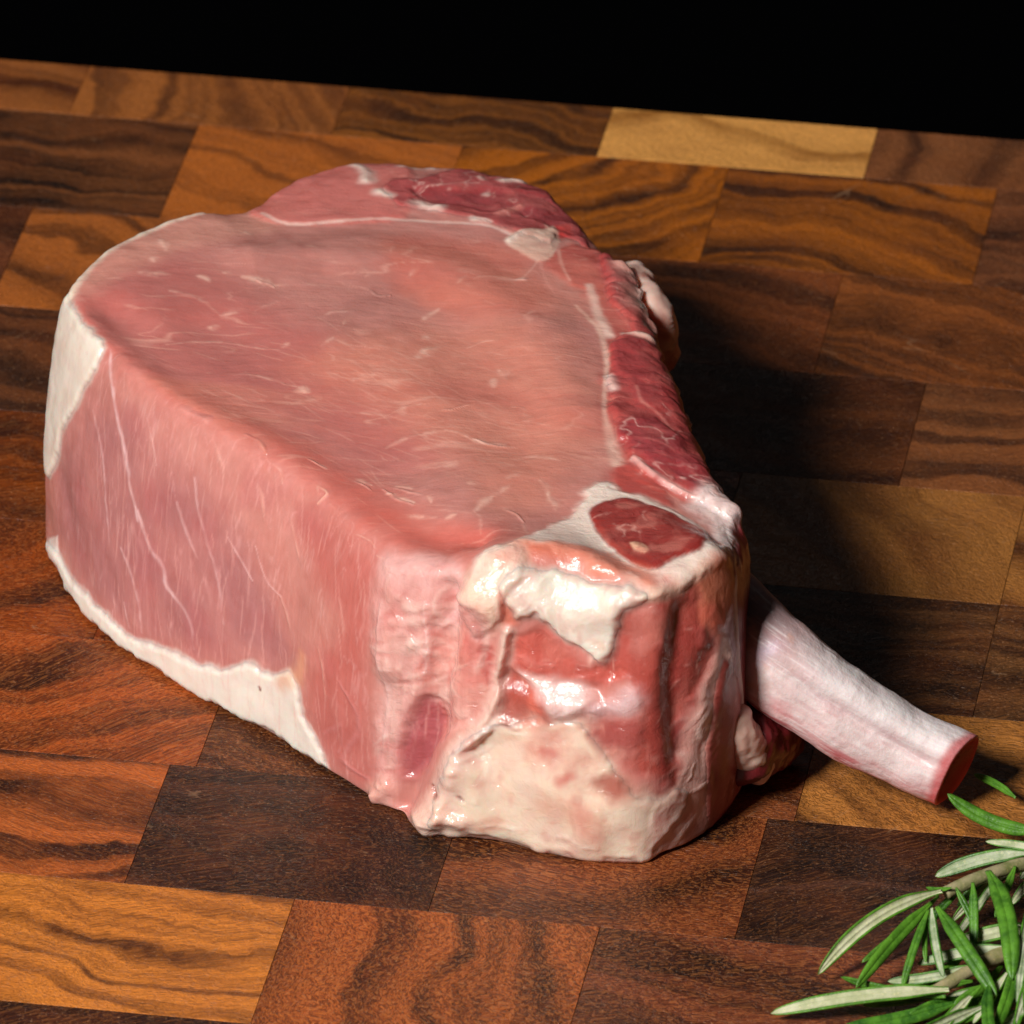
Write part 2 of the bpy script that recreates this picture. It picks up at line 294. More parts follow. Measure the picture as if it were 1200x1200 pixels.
["poly","front_red",[[20.1,-119.4,48.0],[22.7,-119.6,50.9],[25.6,-118.4,52.4],[29.0,-116.4,51.6],[31.7,-114.8,48.9],[32.0,-115.9,40.3],[34.5,-113.7,35.7],[32.1,-116.5,29.6],[29.8,-118.7,22.0],[28.0,-119.9,14.5],[26.0,-121.1,12.9],[22.4,-122.3,18.4],[21.5,-122.3,22.7],[22.2,-121.9,32.8],[20.8,-121.4,35.8],[14.7,-118.9,34.5],[13.4,-118.1,36.3],[17.6,-119.7,38.5],[19.3,-119.7,44.2]],[0.16,-0.98,0.15],[184,84,74],1,1.88,3.07,-0.3,16],
["poly","front_red2",[[26.2,-119.8,46.9],[31.4,-116.1,43.0],[33.0,-115.3,36.5],[29.3,-119.0,29.3],[25.8,-121.4,22.3],[23.8,-122.1,26.0],[24.6,-121.5,36.0]],[0.48,-0.87,0.06],[160,62,58],0.6,1.88,1.88,0,14],
["poly","red_patch",[[0.3,-113.5,40.0],[3.1,-113.7,42.3],[7.7,-114.8,41.8],[13.4,-117.9,37.9],[19.7,-120.7,38.6],[19.7,-120.9,36.3],[13.3,-118.2,35.3],[3.0,-114.8,34.3],[0.6,-114.2,35.5]],[-0.3,-0.95,0.13],[204,98,86],0.95,1.57,2.19,-0.5,14],
["poly","red_patch",[[-1.6,-114.2,30.5],[0.6,-114.3,34.0],[4.8,-115.7,31.1],[7.1,-116.7,28.7],[7.4,-116.9,27.0],[3.8,-116.0,25.4],[-0.5,-114.8,26.5]],[-0.26,-0.96,0.1],[210,108,90],0.95,1.57,2.19,-0.4,14],
["poly","red_patch",[[-1.7,-111.6,49.4],[0.3,-112.2,48.0],[2.4,-113.1,45.0],[0.4,-113.0,43.8],[-1.7,-112.4,45.4]],[-0.12,-0.97,0.19],[216,122,102],1,1.57,2.19,-0.4,14],
["poly","wet_white",[[1.8,-114.6,34.3],[8.8,-116.5,34.2],[13.2,-118.4,34.0],[14.7,-119.3,30.9],[11.9,-118.5,27.8],[8.2,-117.1,27.8],[4.8,-115.6,31.5]],[-0.32,-0.94,0.11],[235,205,200],0.9,1.57,2.19,0.5,14],
["poly","wet_white",[[14.7,-119.4,30.3],[22.0,-121.7,34.7],[22.3,-122.0,31.8],[17.9,-120.8,29.0],[15.4,-119.8,28.5]],[-0.28,-0.96,0.08],[225,190,190],0.9,1.57,2.19,0.3,14],
["poly","red_patch",[[14.3,-119.6,26.0],[19.8,-121.6,29.2],[22.3,-122.1,29.3],[22.6,-122.3,24.3],[18.0,-121.2,22.1],[14.8,-120.0,23.9]],[-0.24,-0.97,0.05],[165,70,66],0.8,1.57,2.19,0,14],
["poly","brown_spot",[[14.9,-120.3,17.3],[16.6,-120.8,18.7],[19.9,-122.0,17.9],[20.9,-122.2,15.7],[19.2,-121.8,13.9],[16.6,-120.8,15.4]],[-0.27,-0.96,0.01],[165,55,38],0.8,1.57,1.88,-0.2,14],
["line","little_red",[[6.3,-117.2,21.0],[8.3,-117.8,21.0]],[0.63,0.55],[200,70,70],0.6,1.6,0.94,0,0],
["line","little_red",[[9.6,-118.5,16.2],[11.3,-119.1,17.5]],[0.78,0.71],[205,80,75],0.6,1.6,0.94,0,0],
["line","blush",[[-4.4,-114.7,4.3],[-2.7,-115.1,5.4]],[1.25,1.1],[222,140,115],0.5,1.5,1.25,0,0],
["line","blush",[[6.1,-117.6,11.3],[14.8,-120.3,9.6]],[1.72,2.04],[222,150,125],0.4,1.5,1.57,0,0],
["line","blush",[[0.2,-115.4,22.0],[7.4,-117.7,18.3]],[1.1,1.1],[226,160,135],0.4,1.5,1.57,0,0],
["line","fold",[[8.9,-116.7,33.0],[10.4,-117.3,32.9],[11.1,-117.7,31.7]],[0.49,0.92,0.56],[245,225,220],0.5,1.8,1.88,0.14,0.4],
["line","fold",[[10.0,-117.4,30.9],[10.8,-117.8,30.4],[10.7,-118.0,28.8]],[0.44,0.82,0.5],[245,225,220],0.5,1.8,1.88,0.14,0.4],
["line","fold",[[2.7,-114.9,33.6],[4.8,-115.3,34.2],[6.0,-115.6,33.8]],[0.38,0.71,0.44],[240,200,190],0.5,1.8,1.88,0.14,0.4],
["line","fold",[[-5.8,-114.0,24.5],[-3.2,-114.1,28.6],[-1.3,-114.2,31.6]],[0.44,0.82,0.5],[240,205,190],0.5,1.8,1.88,0.14,0.4],
["line","fold",[[-3.6,-114.6,18.0],[-4.2,-114.6,14.2],[-5.8,-114.4,9.3]],[0.55,1.02,0.63],[240,212,195],0.5,1.8,1.88,0.14,0.4],
["line","fold",[[1.5,-115.6,23.8],[5.7,-116.7,24.1],[8.9,-117.8,23.1]],[0.49,0.92,0.56],[238,205,190],0.5,1.8,1.88,0.14,0.4],
["line","fold",[[13.2,-119.2,26.6],[14.4,-119.5,28.1],[14.7,-119.6,28.3]],[0.38,0.71,0.44],[240,210,200],0.5,1.8,1.88,0.14,0.4],
["line","fold",[[17.5,-117.4,50.3],[19.3,-118.4,50.5],[20.4,-119.2,49.5]],[0.38,0.71,0.44],[245,225,215],0.5,1.8,1.88,0.14,0.4],
["line","fold",[[-1.3,-115.2,18.6],[2.8,-116.2,20.3],[5.9,-117.0,21.3]],[0.44,0.82,0.5],[228,168,150],0.5,1.8,1.88,0.14,0.4],
["line","fold",[[14.9,-120.1,21.4],[17.7,-121.1,22.2],[19.9,-121.9,21.8]],[0.44,0.82,0.5],[225,160,145],0.5,1.8,1.88,0.14,0.4],
["line","fold",[[-10.2,-113.5,5.4],[-7.5,-114.1,4.8],[-5.7,-114.4,3.3]],[0.44,0.82,0.5],[225,150,125],0.5,1.8,1.88,0.14,0.4],
["line","fold",[[-1.4,-114.6,26.7],[2.8,-115.7,26.6],[6.0,-116.7,25.4]],[0.44,0.82,0.5],[242,215,200],0.5,1.8,1.88,0.14,0.4],
["line","fold",[[1.5,-114.2,36.6],[4.9,-114.9,37.2],[7.5,-115.6,36.7]],[0.27,0.51,0.31],[225,140,130],0.5,1.8,1.88,0.14,0.4],
["line","fold",[[14.6,-117.6,43.0],[15.9,-118.3,42.6],[16.4,-118.7,41.0]],[0.33,0.61,0.38],[225,170,140],0.5,1.8,1.88,0.14,0.4],
["line","fold",[[5.9,-114.3,41.8],[8.5,-115.0,41.8],[10.3,-116.0,40.7]],[0.33,0.61,0.38],[215,110,100],0.5,1.8,1.88,0.14,0.4],
["line","fold",[[21.2,-121.5,36.0],[23.1,-121.9,34.2],[24.2,-121.9,31.2]],[0.55,1.02,0.63],[190,90,82],0.5,1.8,1.88,0.14,0.4],
["line","fold",[[24.8,-120.7,45.5],[26.8,-120.3,40.9],[27.9,-119.9,35.1]],[0.66,1.22,0.75],[180,74,70],0.5,1.8,1.88,0.14,0.4],
["line","fold",[[0.0,-115.9,5.1],[7.9,-118.2,4.9],[14.9,-120.2,3.5]],[0.44,0.82,0.5],[244,222,205],0.5,1.8,1.88,0.14,0.4],
["line","fold",[[-5.7,-114.4,5.0],[-2.3,-115.2,5.4],[0.0,-115.9,4.6]],[0.33,0.61,0.38],[244,222,205],0.5,1.8,1.88,0.14,0.4],
["poly","side_strap",[[34.7,-112.2,46.6],[36.9,-110.3,41.2],[37.9,-109.5,32.3],[36.2,-112.0,25.2],[33.8,-114.5,14.7],[34.6,-111.8,2.7],[32.0,-114.9,1.1],[28.2,-118.8,1.4],[24.9,-120.8,1.1],[24.4,-121.6,8.7],[27.3,-120.3,13.1],[30.3,-118.2,21.7],[32.6,-116.0,30.1],[34.4,-113.7,36.5],[33.6,-113.9,43.3]],[0.7,-0.71,-0.09],[222,170,158],0.95,1.57,2.19,0.2,14],
["poly","side_lobe",[[31.8,-113.0,53.3],[36.0,-105.6,52.4],[37.9,-102.4,49.3],[37.6,-109.0,42.5],[35.5,-112.2,40.0],[33.6,-114.1,42.2],[32.4,-114.4,47.8]],[0.8,-0.46,0.38],[218,128,100],1,1.57,2.19,0.3,14],
["poly","lobe_low",[[33.0,-114.0,46.8],[37.2,-109.3,44.0],[36.4,-111.1,39.7],[34.8,-113.2,37.9],[33.4,-114.3,41.8]],[0.76,-0.64,0.09],[185,80,68],0.7,1.57,2.19,0,14],
["poly","side_muscle",[[36.2,-111.8,35.4],[38.7,-108.2,29.8],[39.8,-104.7,17.4],[40.4,-97.8,3.8],[38.8,-103.2,1.7],[36.5,-108.4,1.7],[34.0,-112.3,1.2],[33.1,-115.2,13.4],[34.4,-114.2,26.3]],[0.87,-0.47,-0.13],[156,70,62],1,0.78,0.78,0.4,14],
["line","edge_white",[[36.9,-101.4,50.4],[38.1,-106.2,47.4],[38.4,-107.6,41.4],[39.2,-106.9,30.8],[40.1,-103.9,18.6]],[0.63,0.63,0.71,0.63,0.39],[226,190,175],0.9,1,0.47,0.3,0],
["line","edge_white",[[23.6,-119.3,51.9],[29.0,-116.4,51.6],[31.8,-113.4,52.9],[36.3,-102.0,50.9]],[0.94,1.1,0.94,0.71],[232,195,175],0.9,1,0.47,0.3,0],
["line","dull_low",[[28.1,-119.0,2.9],[33.5,-113.3,2.1]],[1.1,1.72],[120,60,65],0.6,2,0.94,0,0],
["poly","membrane",[[-24.0,-98.7,42.7],[-21.2,-99.7,47.6],[-14.6,-104.8,49.3],[-9.0,-108.8,50.0],[-8.0,-111.0,45.8],[-9.4,-110.9,40.6],[-12.8,-109.0,33.5],[-16.1,-107.5,25.8],[-19.1,-106.0,14.5],[-20.3,-105.4,5.6],[-22.9,-102.7,1.2],[-23.9,-101.6,11.8],[-22.8,-102.1,24.3],[-24.8,-99.6,33.0]],[-0.67,-0.73,0.16],[226,165,158],0.85,2.19,1.57,0.2,14],
["poly","membrane_white",[[-22.0,-102.1,33.6],[-17.5,-105.6,36.7],[-17.9,-106.1,26.5],[-19.3,-105.5,17.7],[-21.3,-103.9,13.2],[-22.3,-102.5,24.5]],[-0.65,-0.76,0.05],[228,182,172],0.7,1.88,2.63,0.3,14],
["poly","membrane_pink",[[-14.0,-107.8,38.8],[-8.0,-110.8,46.5],[-3.6,-112.6,43.3],[-2.1,-113.7,34.7],[-4.3,-114.1,26.4],[-9.5,-113.1,22.4],[-13.9,-110.3,17.2],[-14.6,-108.3,28.0]],[-0.4,-0.91,0.11],[222,140,130],0.85,1.57,2.19,-0.8,14],
["poly","dark_pocket",[[-17.9,-106.5,20.9],[-14.7,-108.5,25.5],[-13.4,-110.4,19.0],[-15.4,-109.8,12.5],[-19.1,-106.7,7.2],[-19.8,-105.5,12.4]],[-0.67,-0.74,0.09],[172,80,88],0.85,1.88,1.25,-1.2,14],
["poly","pocket_red",[[-5.7,-113.1,37.4],[-3.1,-113.2,38.6],[-2.5,-113.8,33.0],[-4.0,-113.8,31.2]],[-0.13,-0.99,0.09],[190,70,65],0.7,0.94,0.78,-0.5,14],
["line","fold",[[-0.1,-113.2,42.0],[-1.4,-113.8,34.8],[-2.6,-114.2,28.1],[-5.8,-114.1,22.8],[-9.5,-113.5,15.7],[-11.6,-113.0,6.8],[-14.0,-112.4,1.5]],[1.25,1.25,1.57,1.57,1.88,2.19,1.88],[236,200,185],0.85,1,0.78,1.0,0],
["line","fold",[[-5.7,-114.2,22.0],[-1.3,-114.7,25.4],[1.7,-115.5,25.1]],[0.63,0.94,0.78],[240,208,195],0.8,1,0.63,0.7,0],
["line","fold",[[-8.7,-113.7,18.4],[-5.7,-114.2,21.5],[-3.6,-114.4,23.3]],[0.78,0.94,0.63],[238,196,186],0.8,1,0.63,0.7,0],
["line","lump",[[-23.6,-101.9,1.6],[-21.8,-103.8,4.5]],[2.04,1.72],[232,175,160],0.8,1,0.63,1.6,0],
["line","lump",[[-15.3,-111.6,2.1],[-12.4,-112.8,4.9],[-8.8,-113.9,4.2]],[2.51,2.66,1.88],[238,198,180],0.8,1,0.78,1.5,0],
["line","lump_hole",[[-13.5,-111.9,9.1],[-12.9,-112.4,8.0]],[0.55,0.63],[150,70,55],0.9,0.8,0.31,-1.0,0],
["line","lump_hole",[[-8.6,-113.9,9.4],[-8.2,-114.0,8.9]],[0.47,0.47],[150,80,85],0.6,0.8,0.31,-0.8,0],
["line","strand",[[-22.0,-101.3,40.1],[-22.3,-102.0,31.1],[-21.4,-103.5,21.6],[-22.1,-103.2,11.1]],[0.47,0.55,0.55,0.47],[230,185,180],0.5,1,0.63,0.3,0],
["line","strand",[[-14.7,-106.8,43.2],[-14.5,-107.8,34.5],[-15.0,-107.9,29.4]],[0.31,0.31,0.31],[230,185,180],0.7,1,0.31,0.3,0],
["line","strand",[[-29.6,-95.7,20.4],[-26.6,-99.1,13.8],[-29.7,-95.8,4.9],[-25.1,-100.4,4.2]],[0.31,0.39,0.39,0.31],[220,150,150],0.3,1.5,0.94,0.05,0],
["line","strand",[[-33.0,-91.9,7.7],[-29.6,-96.0,11.9],[-30.4,-95.0,6.1]],[0.31,0.31,0.31],[220,150,150],0.3,1.5,0.94,0.05,0],
["line","wet_highlight",[[-21.3,-100.1,46.9],[-14.6,-105.5,48.2],[-10.1,-108.4,48.8]],[1.72,2.19,1.57],[236,190,185],0.6,1.8,0.94,0.35,0],  # pale wet strokes, the highlight painted into the membrane colour
["line","wet_highlight",[[-12.4,-108.7,39.3],[-7.9,-111.3,44.7],[-5.9,-112.7,40.8]],[1.1,1.25,0.94],[232,180,176],0.7,1.8,0.78,0.3,0],
["poly","back_fat",[[-79.8,-9.4,51.2],[-81.8,-10.9,44.6],[-83.3,-11.7,34.6],[-84.6,-12.3,20.9],[-84.3,-15.5,15.8],[-82.4,-21.2,21.5],[-80.6,-24.2,29.4],[-76.7,-29.6,40.9],[-74.6,-31.9,46.0],[-73.1,-30.7,51.7],[-75.0,-26.5,51.8],[-77.9,-19.4,51.7],[-79.3,-12.6,51.8]],[-0.92,-0.22,0.32],[238,222,208],1,0.94,1.41,0.6,22],
["line","fat_rim",[[-79.7,-11.8,51.6],[-77.0,-3.2,52.2],[-73.3,3.4,52.5],[-68.7,8.8,52.6],[-63.5,13.8,52.5],[-56.8,18.6,52.2]],[1.25,1.33,1.33,1.25,0.94,0.63],[240,215,195],0.95,0.8,0.47,0.3,0],
["line","fat_rim",[[-56.8,18.8,52.1],[-48.2,22.2,50.8]],[0.78,0.63],[232,185,165],0.6,1,0.47,0,0],
["poly","low_fat",[[-84.5,-15.5,1.7],[-82.6,-22.6,5.5],[-78.5,-34.0,5.0],[-73.2,-44.9,5.3],[-68.7,-51.4,4.2],[-62.2,-59.3,6.2],[-56.1,-66.1,7.1],[-50.8,-71.6,9.0],[-46.2,-75.8,12.6],[-42.1,-79.8,12.6],[-38.8,-83.6,15.4],[-37.0,-86.3,13.0],[-35.5,-88.5,7.3],[-32.4,-92.4,0.9],[-39.7,-82.7,1.0],[-52.2,-70.3,1.0],[-63.2,-58.2,1.0],[-74.8,-42.5,1.0],[-82.7,-22.2,1.6]],[-0.82,-0.56,-0.07],[240,224,212],1,0.94,1.57,0.6,26],
["line","fat_blush",[[-39.6,-82.7,12.6],[-37.3,-85.6,16.1],[-36.5,-86.2,20.0]],[1.25,1.1,0.78],[228,165,130],0.6,1.5,0.94,0,0],
["line","fat_dot",[[-43.9,-78.2,9.3],[-43.8,-78.3,8.9]],[0.31,0.31],[120,50,30],0.9,0.6,0.31,0,0],
["poly","fat_point",[[-84.1,-17.2,3.9],[-82.2,-23.7,8.3],[-81.6,-25.7,3.7],[-83.0,-21.4,1.6]],[-0.96,-0.29,-0.01],[240,222,212],0.9,0.31,0.31,0.3,14],
["line","rear_fat",[[19.3,-0.7,49.9],[21.9,-8.3,48.4],[23.9,-16.6,47.9],[25.2,-22.1,47.4]],[1.57,2.66,2.66,1.72],[225,180,165],0.9,1.3,1.57,1.0,0],
["line","rear_fat",[[21.6,-7.6,48.7],[23.1,-12.5,47.8]],[1.1,1.25],[232,200,190],0.9,1,0.63,1.0,0],
["line","rear_fat",[[28.0,-38.8,49.1],[29.6,-45.8,48.0],[30.7,-52.4,47.4]],[0.94,1.25,0.78],[235,215,215],0.85,1,0.78,0.8,0],
["line","seam",[[-45.7,19.1,51.8],[-41.4,14.2,52.3],[-34.4,14.3,52.3],[-23.5,16.2,52.1],[-12.6,15.6,52.0],[-4.9,14.6,51.8],[-0.2,10.9,51.8]],[0.39,0.39,0.39,0.31,0.39,0.39,0.47],[238,200,188],0.85,0.9,0.31,-0.1,0],
["poly","junction",[[-1.4,8.8,51.8],[1.7,12.4,51.7],[6.0,14.4,51.3],[7.6,16.9,51.0],[8.4,10.4,51.3],[7.6,4.7,51.6],[4.8,0.9,51.8],[1.3,4.2,51.8]],[0.06,0.03,1.0],[238,200,180],0.95,0.47,0.47,0.2,14],
["line","seam",[[8.3,6.8,51.5],[8.8,-0.2,51.8],[10.4,-7.0,52.0]],[0.39,0.31,0.24],[232,170,155],0.8,0.8,0.31,0,0],
["line","seam",[[4.9,1.2,51.8],[6.1,-7.3,52.0],[7.9,-13.7,52.1]],[0.31,0.31,0.24],[228,160,148],0.6,0.8,0.31,0,0],
["line","seam",[[4.5,1.1,51.8],[1.7,-6.5,52.0],[-2.5,-7.4,52.1]],[0.24,0.24,0.24],[232,180,165],0.6,0.8,0.31,0,0],
["line","seam",[[13.8,-8.5,51.9],[15.2,-18.4,51.9],[16.9,-27.2,52.0]],[0.71,0.86,1.02],[240,205,190],0.9,0.9,0.47,0,0],
["line","seam",[[11.4,-16.3,52.0],[15.1,-24.7,52.0],[16.6,-36.1,52.1],[16.2,-48.7,52.2],[16.3,-58.3,52.3],[17.3,-66.1,52.4],[18.2,-75.1,52.4]],[0.31,0.47,0.55,0.39,0.47,0.94,1.1],[236,190,172],0.85,0.9,0.47,0,0],
["line","seam",[[19.7,-26.4,51.7],[24.3,-27.5,50.6]],[0.63,1.1],[238,195,180],0.95,1,0.47,0.4,0],
["line","seam",[[17.0,-43.9,52.2],[17.7,-48.6,52.2]],[0.78,0.94],[240,210,200],0.8,0.9,0.47,0,0],
["line","seam",[[20.8,-74.0,52.4],[23.6,-78.1,52.2],[27.3,-82.1,51.8],[31.4,-85.0,51.2]],[0.47,0.55,0.63,0.71],[236,190,182],0.8,0.9,0.47,0.3,0],
["line","seam",[[21.8,-48.4,52.0],[22.8,-53.9,52.0],[25.5,-57.2,51.8],[28.1,-62.8,51.6]],[0.31,0.31,0.31,0.24],[215,130,120],0.8,0.9,0.31,0,0],
["line","seam",[[15.2,-6.7,51.7],[18.7,-7.4,51.2],[20.9,-5.2,49.1]],[0.24,0.24,0.24],[215,120,115],0.6,0.9,0.31,0,0],
["line","seam",[[18.0,-13.5,51.6],[20.6,-15.1,51.1]],[0.24,0.24],[220,140,130],0.6,0.9,0.31,0,0],
["line","seam",[[15.7,-96.0,52.9],[18.3,-96.9,53.0],[19.7,-100.1,53.1]],[0.16,0.24,0.16],[196,104,92],0.45,1.2,0.94,-0.05,0.4],
["line","seam",[[19.8,-90.9,52.8],[23.0,-94.3,52.9],[24.9,-100.6,53.3]],[0.16,0.24,0.16],[196,104,92],0.45,1.2,0.94,-0.05,0.4],
["line","seam",[[24.2,-93.7,52.8],[27.4,-98.2,53.1],[29.2,-106.0,54.0]],[0.16,0.24,0.16],[196,104,92],0.45,1.2,0.94,-0.05,0.4],
["line","seam",[[18.3,-104.5,53.1],[21.5,-101.9,53.2],[23.4,-102.0,53.3]],[0.16,0.24,0.16],[196,104,92],0.45,1.2,0.94,-0.05,0.4],
["line","seam",[[26.5,-96.9,53.0],[29.6,-96.8,52.3],[31.5,-101.5,53.0]],[0.16,0.24,0.16],[196,104,92],0.45,1.2,0.94,-0.05,0.4],
["line","seam",[[21.3,-95.6,53.0],[22.1,-100.4,53.1],[21.7,-107.9,53.3]],[0.16,0.24,0.16],[196,104,92],0.45,1.2,0.94,-0.05,0.4],
["line","seam",[[19.3,-35.8,52.0],[22.7,-37.0,51.7],[24.9,-41.1,51.5]],[0.24,0.31,0.16],[212,124,116],0.45,1.2,1.25,0.05,0.5],
["line","seam",[[20.3,-45.3,52.0],[23.9,-46.5,51.8],[26.3,-50.5,51.5]],[0.24,0.31,0.16],[212,124,116],0.45,1.2,1.25,0.05,0.5],
["line","seam",[[21.6,-67.3,52.3],[26.3,-69.4,52.1],[29.7,-73.9,51.8]],[0.24,0.31,0.16],[212,124,116],0.45,1.2,1.25,0.05,0.5],
["line","seam",[[25.2,-73.3,52.2],[30.2,-76.4,51.7],[34.1,-81.7,51.1]],[0.24,0.31,0.16],[212,124,116],0.45,1.2,1.25,0.05,0.5],
["line","seam",[[17.6,-4.2,51.3],[19.6,-2.2,49.9],[20.4,-4.4,49.5]],[0.24,0.31,0.16],[212,124,116],0.45,1.2,1.25,0.05,0.5],
["line","seam",[[-15.9,34.8,51.6],[-10.5,34.7,51.5],[-6.4,31.5,51.5]],[0.24,0.31,0.16],[212,124,116],0.45,1.2,1.25,0.05,0.5],
["line","seam",[[-0.2,28.9,51.1],[5.2,27.3,50.6],[9.2,22.6,50.2]],[0.24,0.31,0.16],[212,124,116],0.45,1.2,1.25,0.05,0.5],
["line","seam",[[-9.6,24.2,51.9],[-4.2,22.6,51.7],[-0.1,18.1,51.6]],[0.24,0.31,0.16],[212,124,116],0.45,1.2,1.25,0.05,0.5],
["line","seam",[[-6.4,31.5,51.5],[-15.8,29.2,51.9],[-18.1,25.7,52.0]],[0.24,0.31,0.24],[225,170,160],0.5,0.9,0.47,0,0],
["line","white_bit",[[-29.3,38.4,51.3],[-26.5,32.0,51.9]],[1.57,1.25],[240,218,205],0.85,1.0,2.04,0.35,0],
["line","white_bit",[[-19.9,38.3,51.1],[-12.8,39.6,50.7]],[0.94,0.75],[240,218,205],0.85,1.0,2.04,0.35,0],
["line","white_bit",[[-24.1,25.9,52.0],[-23.1,24.9,52.0]],[1.41,1.13],[240,218,205],0.85,1.0,2.04,0.35,0],
["line","white_bit",[[-5.5,34.9,51.2],[-5.2,33.1,51.3]],[0.86,0.69],[240,218,205],0.85,1.0,2.04,0.35,0],
["line","white_bit",[[-1.7,33.4,50.9],[2.6,34.5,50.0]],[0.94,0.75],[240,218,205],0.85,1.0,2.04,0.35,0],
["line","white_bit",[[-5.7,27.6,51.6],[-5.2,27.2,51.6]],[0.71,0.56],[240,218,205],0.85,1.0,2.04,0.35,0],
["line","white_bit",[[-7.2,16.6,51.9],[-4.5,15.6,51.8]],[0.71,0.56],[240,218,205],0.85,1.0,2.04,0.35,0],
["line","white_bit",[[-17.0,22.3,52.0],[-13.9,20.3,52.0]],[1.41,1.13],[240,218,205],0.85,1.0,2.04,0.35,0],
["line","white_bit",[[-0.1,8.5,51.8],[2.2,11.1,51.7]],[0.71,0.56],[240,218,205],0.85,1.0,2.04,0.35,0],
["line","white_bit",[[-2.4,19.6,51.7],[1.4,23.6,51.3]],[1.1,0.78],[225,140,130],0.8,1,0.78,0.4,0],
["line","white_bit",[[3.6,34.0,49.8],[8.9,27.4,49.4]],[0.47,0.31],[225,150,135],0.7,1,0.63,0.2,0],
["line","vein",[[-65.1,-6.5,53.1],[-63.3,-6.4,53.1],[-61.7,-7.0,53.0]],[0.27,0.47,0.2],[242,190,172],0.425,1.3,0.94,0.05,0.7],
["line","vein",[[-56.8,-7.4,52.9],[-55.4,-8.0,52.9],[-54.3,-9.4,52.9]],[0.27,0.47,0.2],[242,190,172],0.765,1.3,0.94,0.05,0.7],
["line","vein",[[-64.6,6.8,53.0],[-63.7,4.9,53.0],[-63.1,2.7,53.1]],[0.44,0.75,0.31],[242,190,172],0.68,1.3,0.94,0.05,0.7],
["line","vein",[[-65.8,-0.7,53.1],[-65.2,-1.3,53.1],[-64.9,-1.9,53.1]],[0.33,0.56,0.24],[242,190,172],0.68,1.3,0.94,0.05,0.7],
["line","vein",[[-67.1,-6.0,53.2],[-65.5,-6.5,53.1],[-64.0,-7.8,53.1]],[0.44,0.75,0.31],[242,190,172],0.595,1.3,0.94,0.05,0.7],
["line","vein",[[-61.8,-12.9,53.1],[-56.6,-15.2,53.0],[-51.8,-19.8,53.0]],[0.22,0.38,0.16],[242,190,172],0.4675,1.3,0.94,0.05,0.7],
["line","vein",[[-48.6,-6.9,52.8],[-45.6,-8.0,52.7],[-42.9,-10.1,52.7]],[0.44,0.75,0.31],[242,190,172],0.765,1.3,0.94,0.05,0.7],
["line","vein",[[-42.9,-10.4,52.7],[-41.0,-9.9,52.7],[-39.3,-10.1,52.7]],[0.22,0.38,0.16],[242,190,172],0.51,1.3,0.94,0.05,0.7],
["line","vein",[[-52.2,-5.8,52.8],[-51.3,-6.0,52.8],[-50.6,-6.5,52.8]],[0.27,0.47,0.2],[242,190,172],0.595,1.3,0.94,0.05,0.7],
["line","vein",[[-53.5,-23.6,53.0],[-52.9,-23.8,53.0],[-52.4,-24.3,53.0]],[0.38,0.66,0.27],[242,190,172],0.68,1.3,0.94,0.05,0.7],
["line","vein",[[-51.8,-19.8,53.0],[-50.3,-19.3,52.9],[-48.8,-19.6,52.9]],[0.27,0.47,0.2],[242,190,172],0.68,1.3,0.94,0.05,0.7],
["line","vein",[[-70.9,-15.8,53.0],[-68.2,-17.5,53.0],[-65.8,-19.9,53.1]],[0.16,0.28,0.12],[242,190,172],0.34,1.3,0.94,0.05,0.7],
["line","vein",[[-46.0,-19.4,52.9],[-44.0,-17.4,52.8],[-41.7,-16.0,52.8]],[0.16,0.28,0.12],[242,190,172],0.425,1.3,0.94,0.05,0.7],
["line","vein",[[-49.4,11.3,52.5],[-48.6,10.6,52.5],[-47.7,9.5,52.5]],[0.27,0.47,0.2],[242,190,172],0.595,1.3,0.94,0.05,0.7],
["line","vein",[[-37.3,3.6,52.5],[-36.3,3.3,52.4],[-35.4,2.8,52.4]],[0.27,0.47,0.2],[242,190,172],0.68,1.3,0.94,0.05,0.7],
["line","vein",[[-48.1,1.4,52.7],[-44.3,3.8,52.5],[-40.3,4.1,52.5]],[0.16,0.28,0.12],[242,190,172],0.34,1.3,0.94,0.05,0.7],
["line","vein",[[-61.7,-29.9,53.3],[-51.4,-29.3,53.0],[-41.2,-33.3,52.9]],[0.16,0.28,0.12],[242,190,172],0.425,1.3,0.94,0.05,0.7],
["line","vein",[[-53.8,-40.4,53.4],[-45.6,-41.0,53.2],[-37.8,-45.4,53.1]],[0.16,0.28,0.12],[242,190,172],0.425,1.3,0.94,0.05,0.7],
["line","vein",[[-37.8,-45.4,53.1],[-37.1,-45.7,53.1],[-36.6,-46.7,53.1]],[0.33,0.56,0.24],[242,190,172],0.595,1.3,0.94,0.05,0.7],
["line","vein",[[-41.3,-32.2,52.9],[-40.8,-31.6,52.9],[-40.2,-31.0,52.9]],[0.27,0.47,0.2],[242,190,172],0.51,1.3,0.94,0.05,0.7],
["line","vein",[[-22.2,1.9,52.3],[-21.9,3.2,52.2],[-21.3,4.1,52.2]],[0.22,0.38,0.16],[242,190,172],0.595,1.3,0.94,0.05,0.7],
["line","vein",[[-26.3,-6.4,52.4],[-25.0,-5.1,52.4],[-23.8,-4.9,52.4]],[0.22,0.38,0.16],[242,190,172],0.51,1.3,0.94,0.05,0.7],
["line","vein",[[-18.6,-5.6,52.3],[-17.9,-4.6,52.3],[-17.1,-3.9,52.3]],[0.27,0.47,0.2],[242,190,172],0.595,1.3,0.94,0.05,0.7],
["line","vein",[[-15.4,-21.0,52.4],[-14.3,-18.7,52.4],[-12.9,-16.8,52.3]],[0.33,0.56,0.24],[242,190,172],0.68,1.3,0.94,0.05,0.7],
["line","vein",[[-40.0,-10.4,52.7],[-34.6,-9.4,52.6],[-29.3,-10.7,52.5]],[0.16,0.28,0.12],[242,190,172],0.425,1.3,0.94,0.05,0.7],
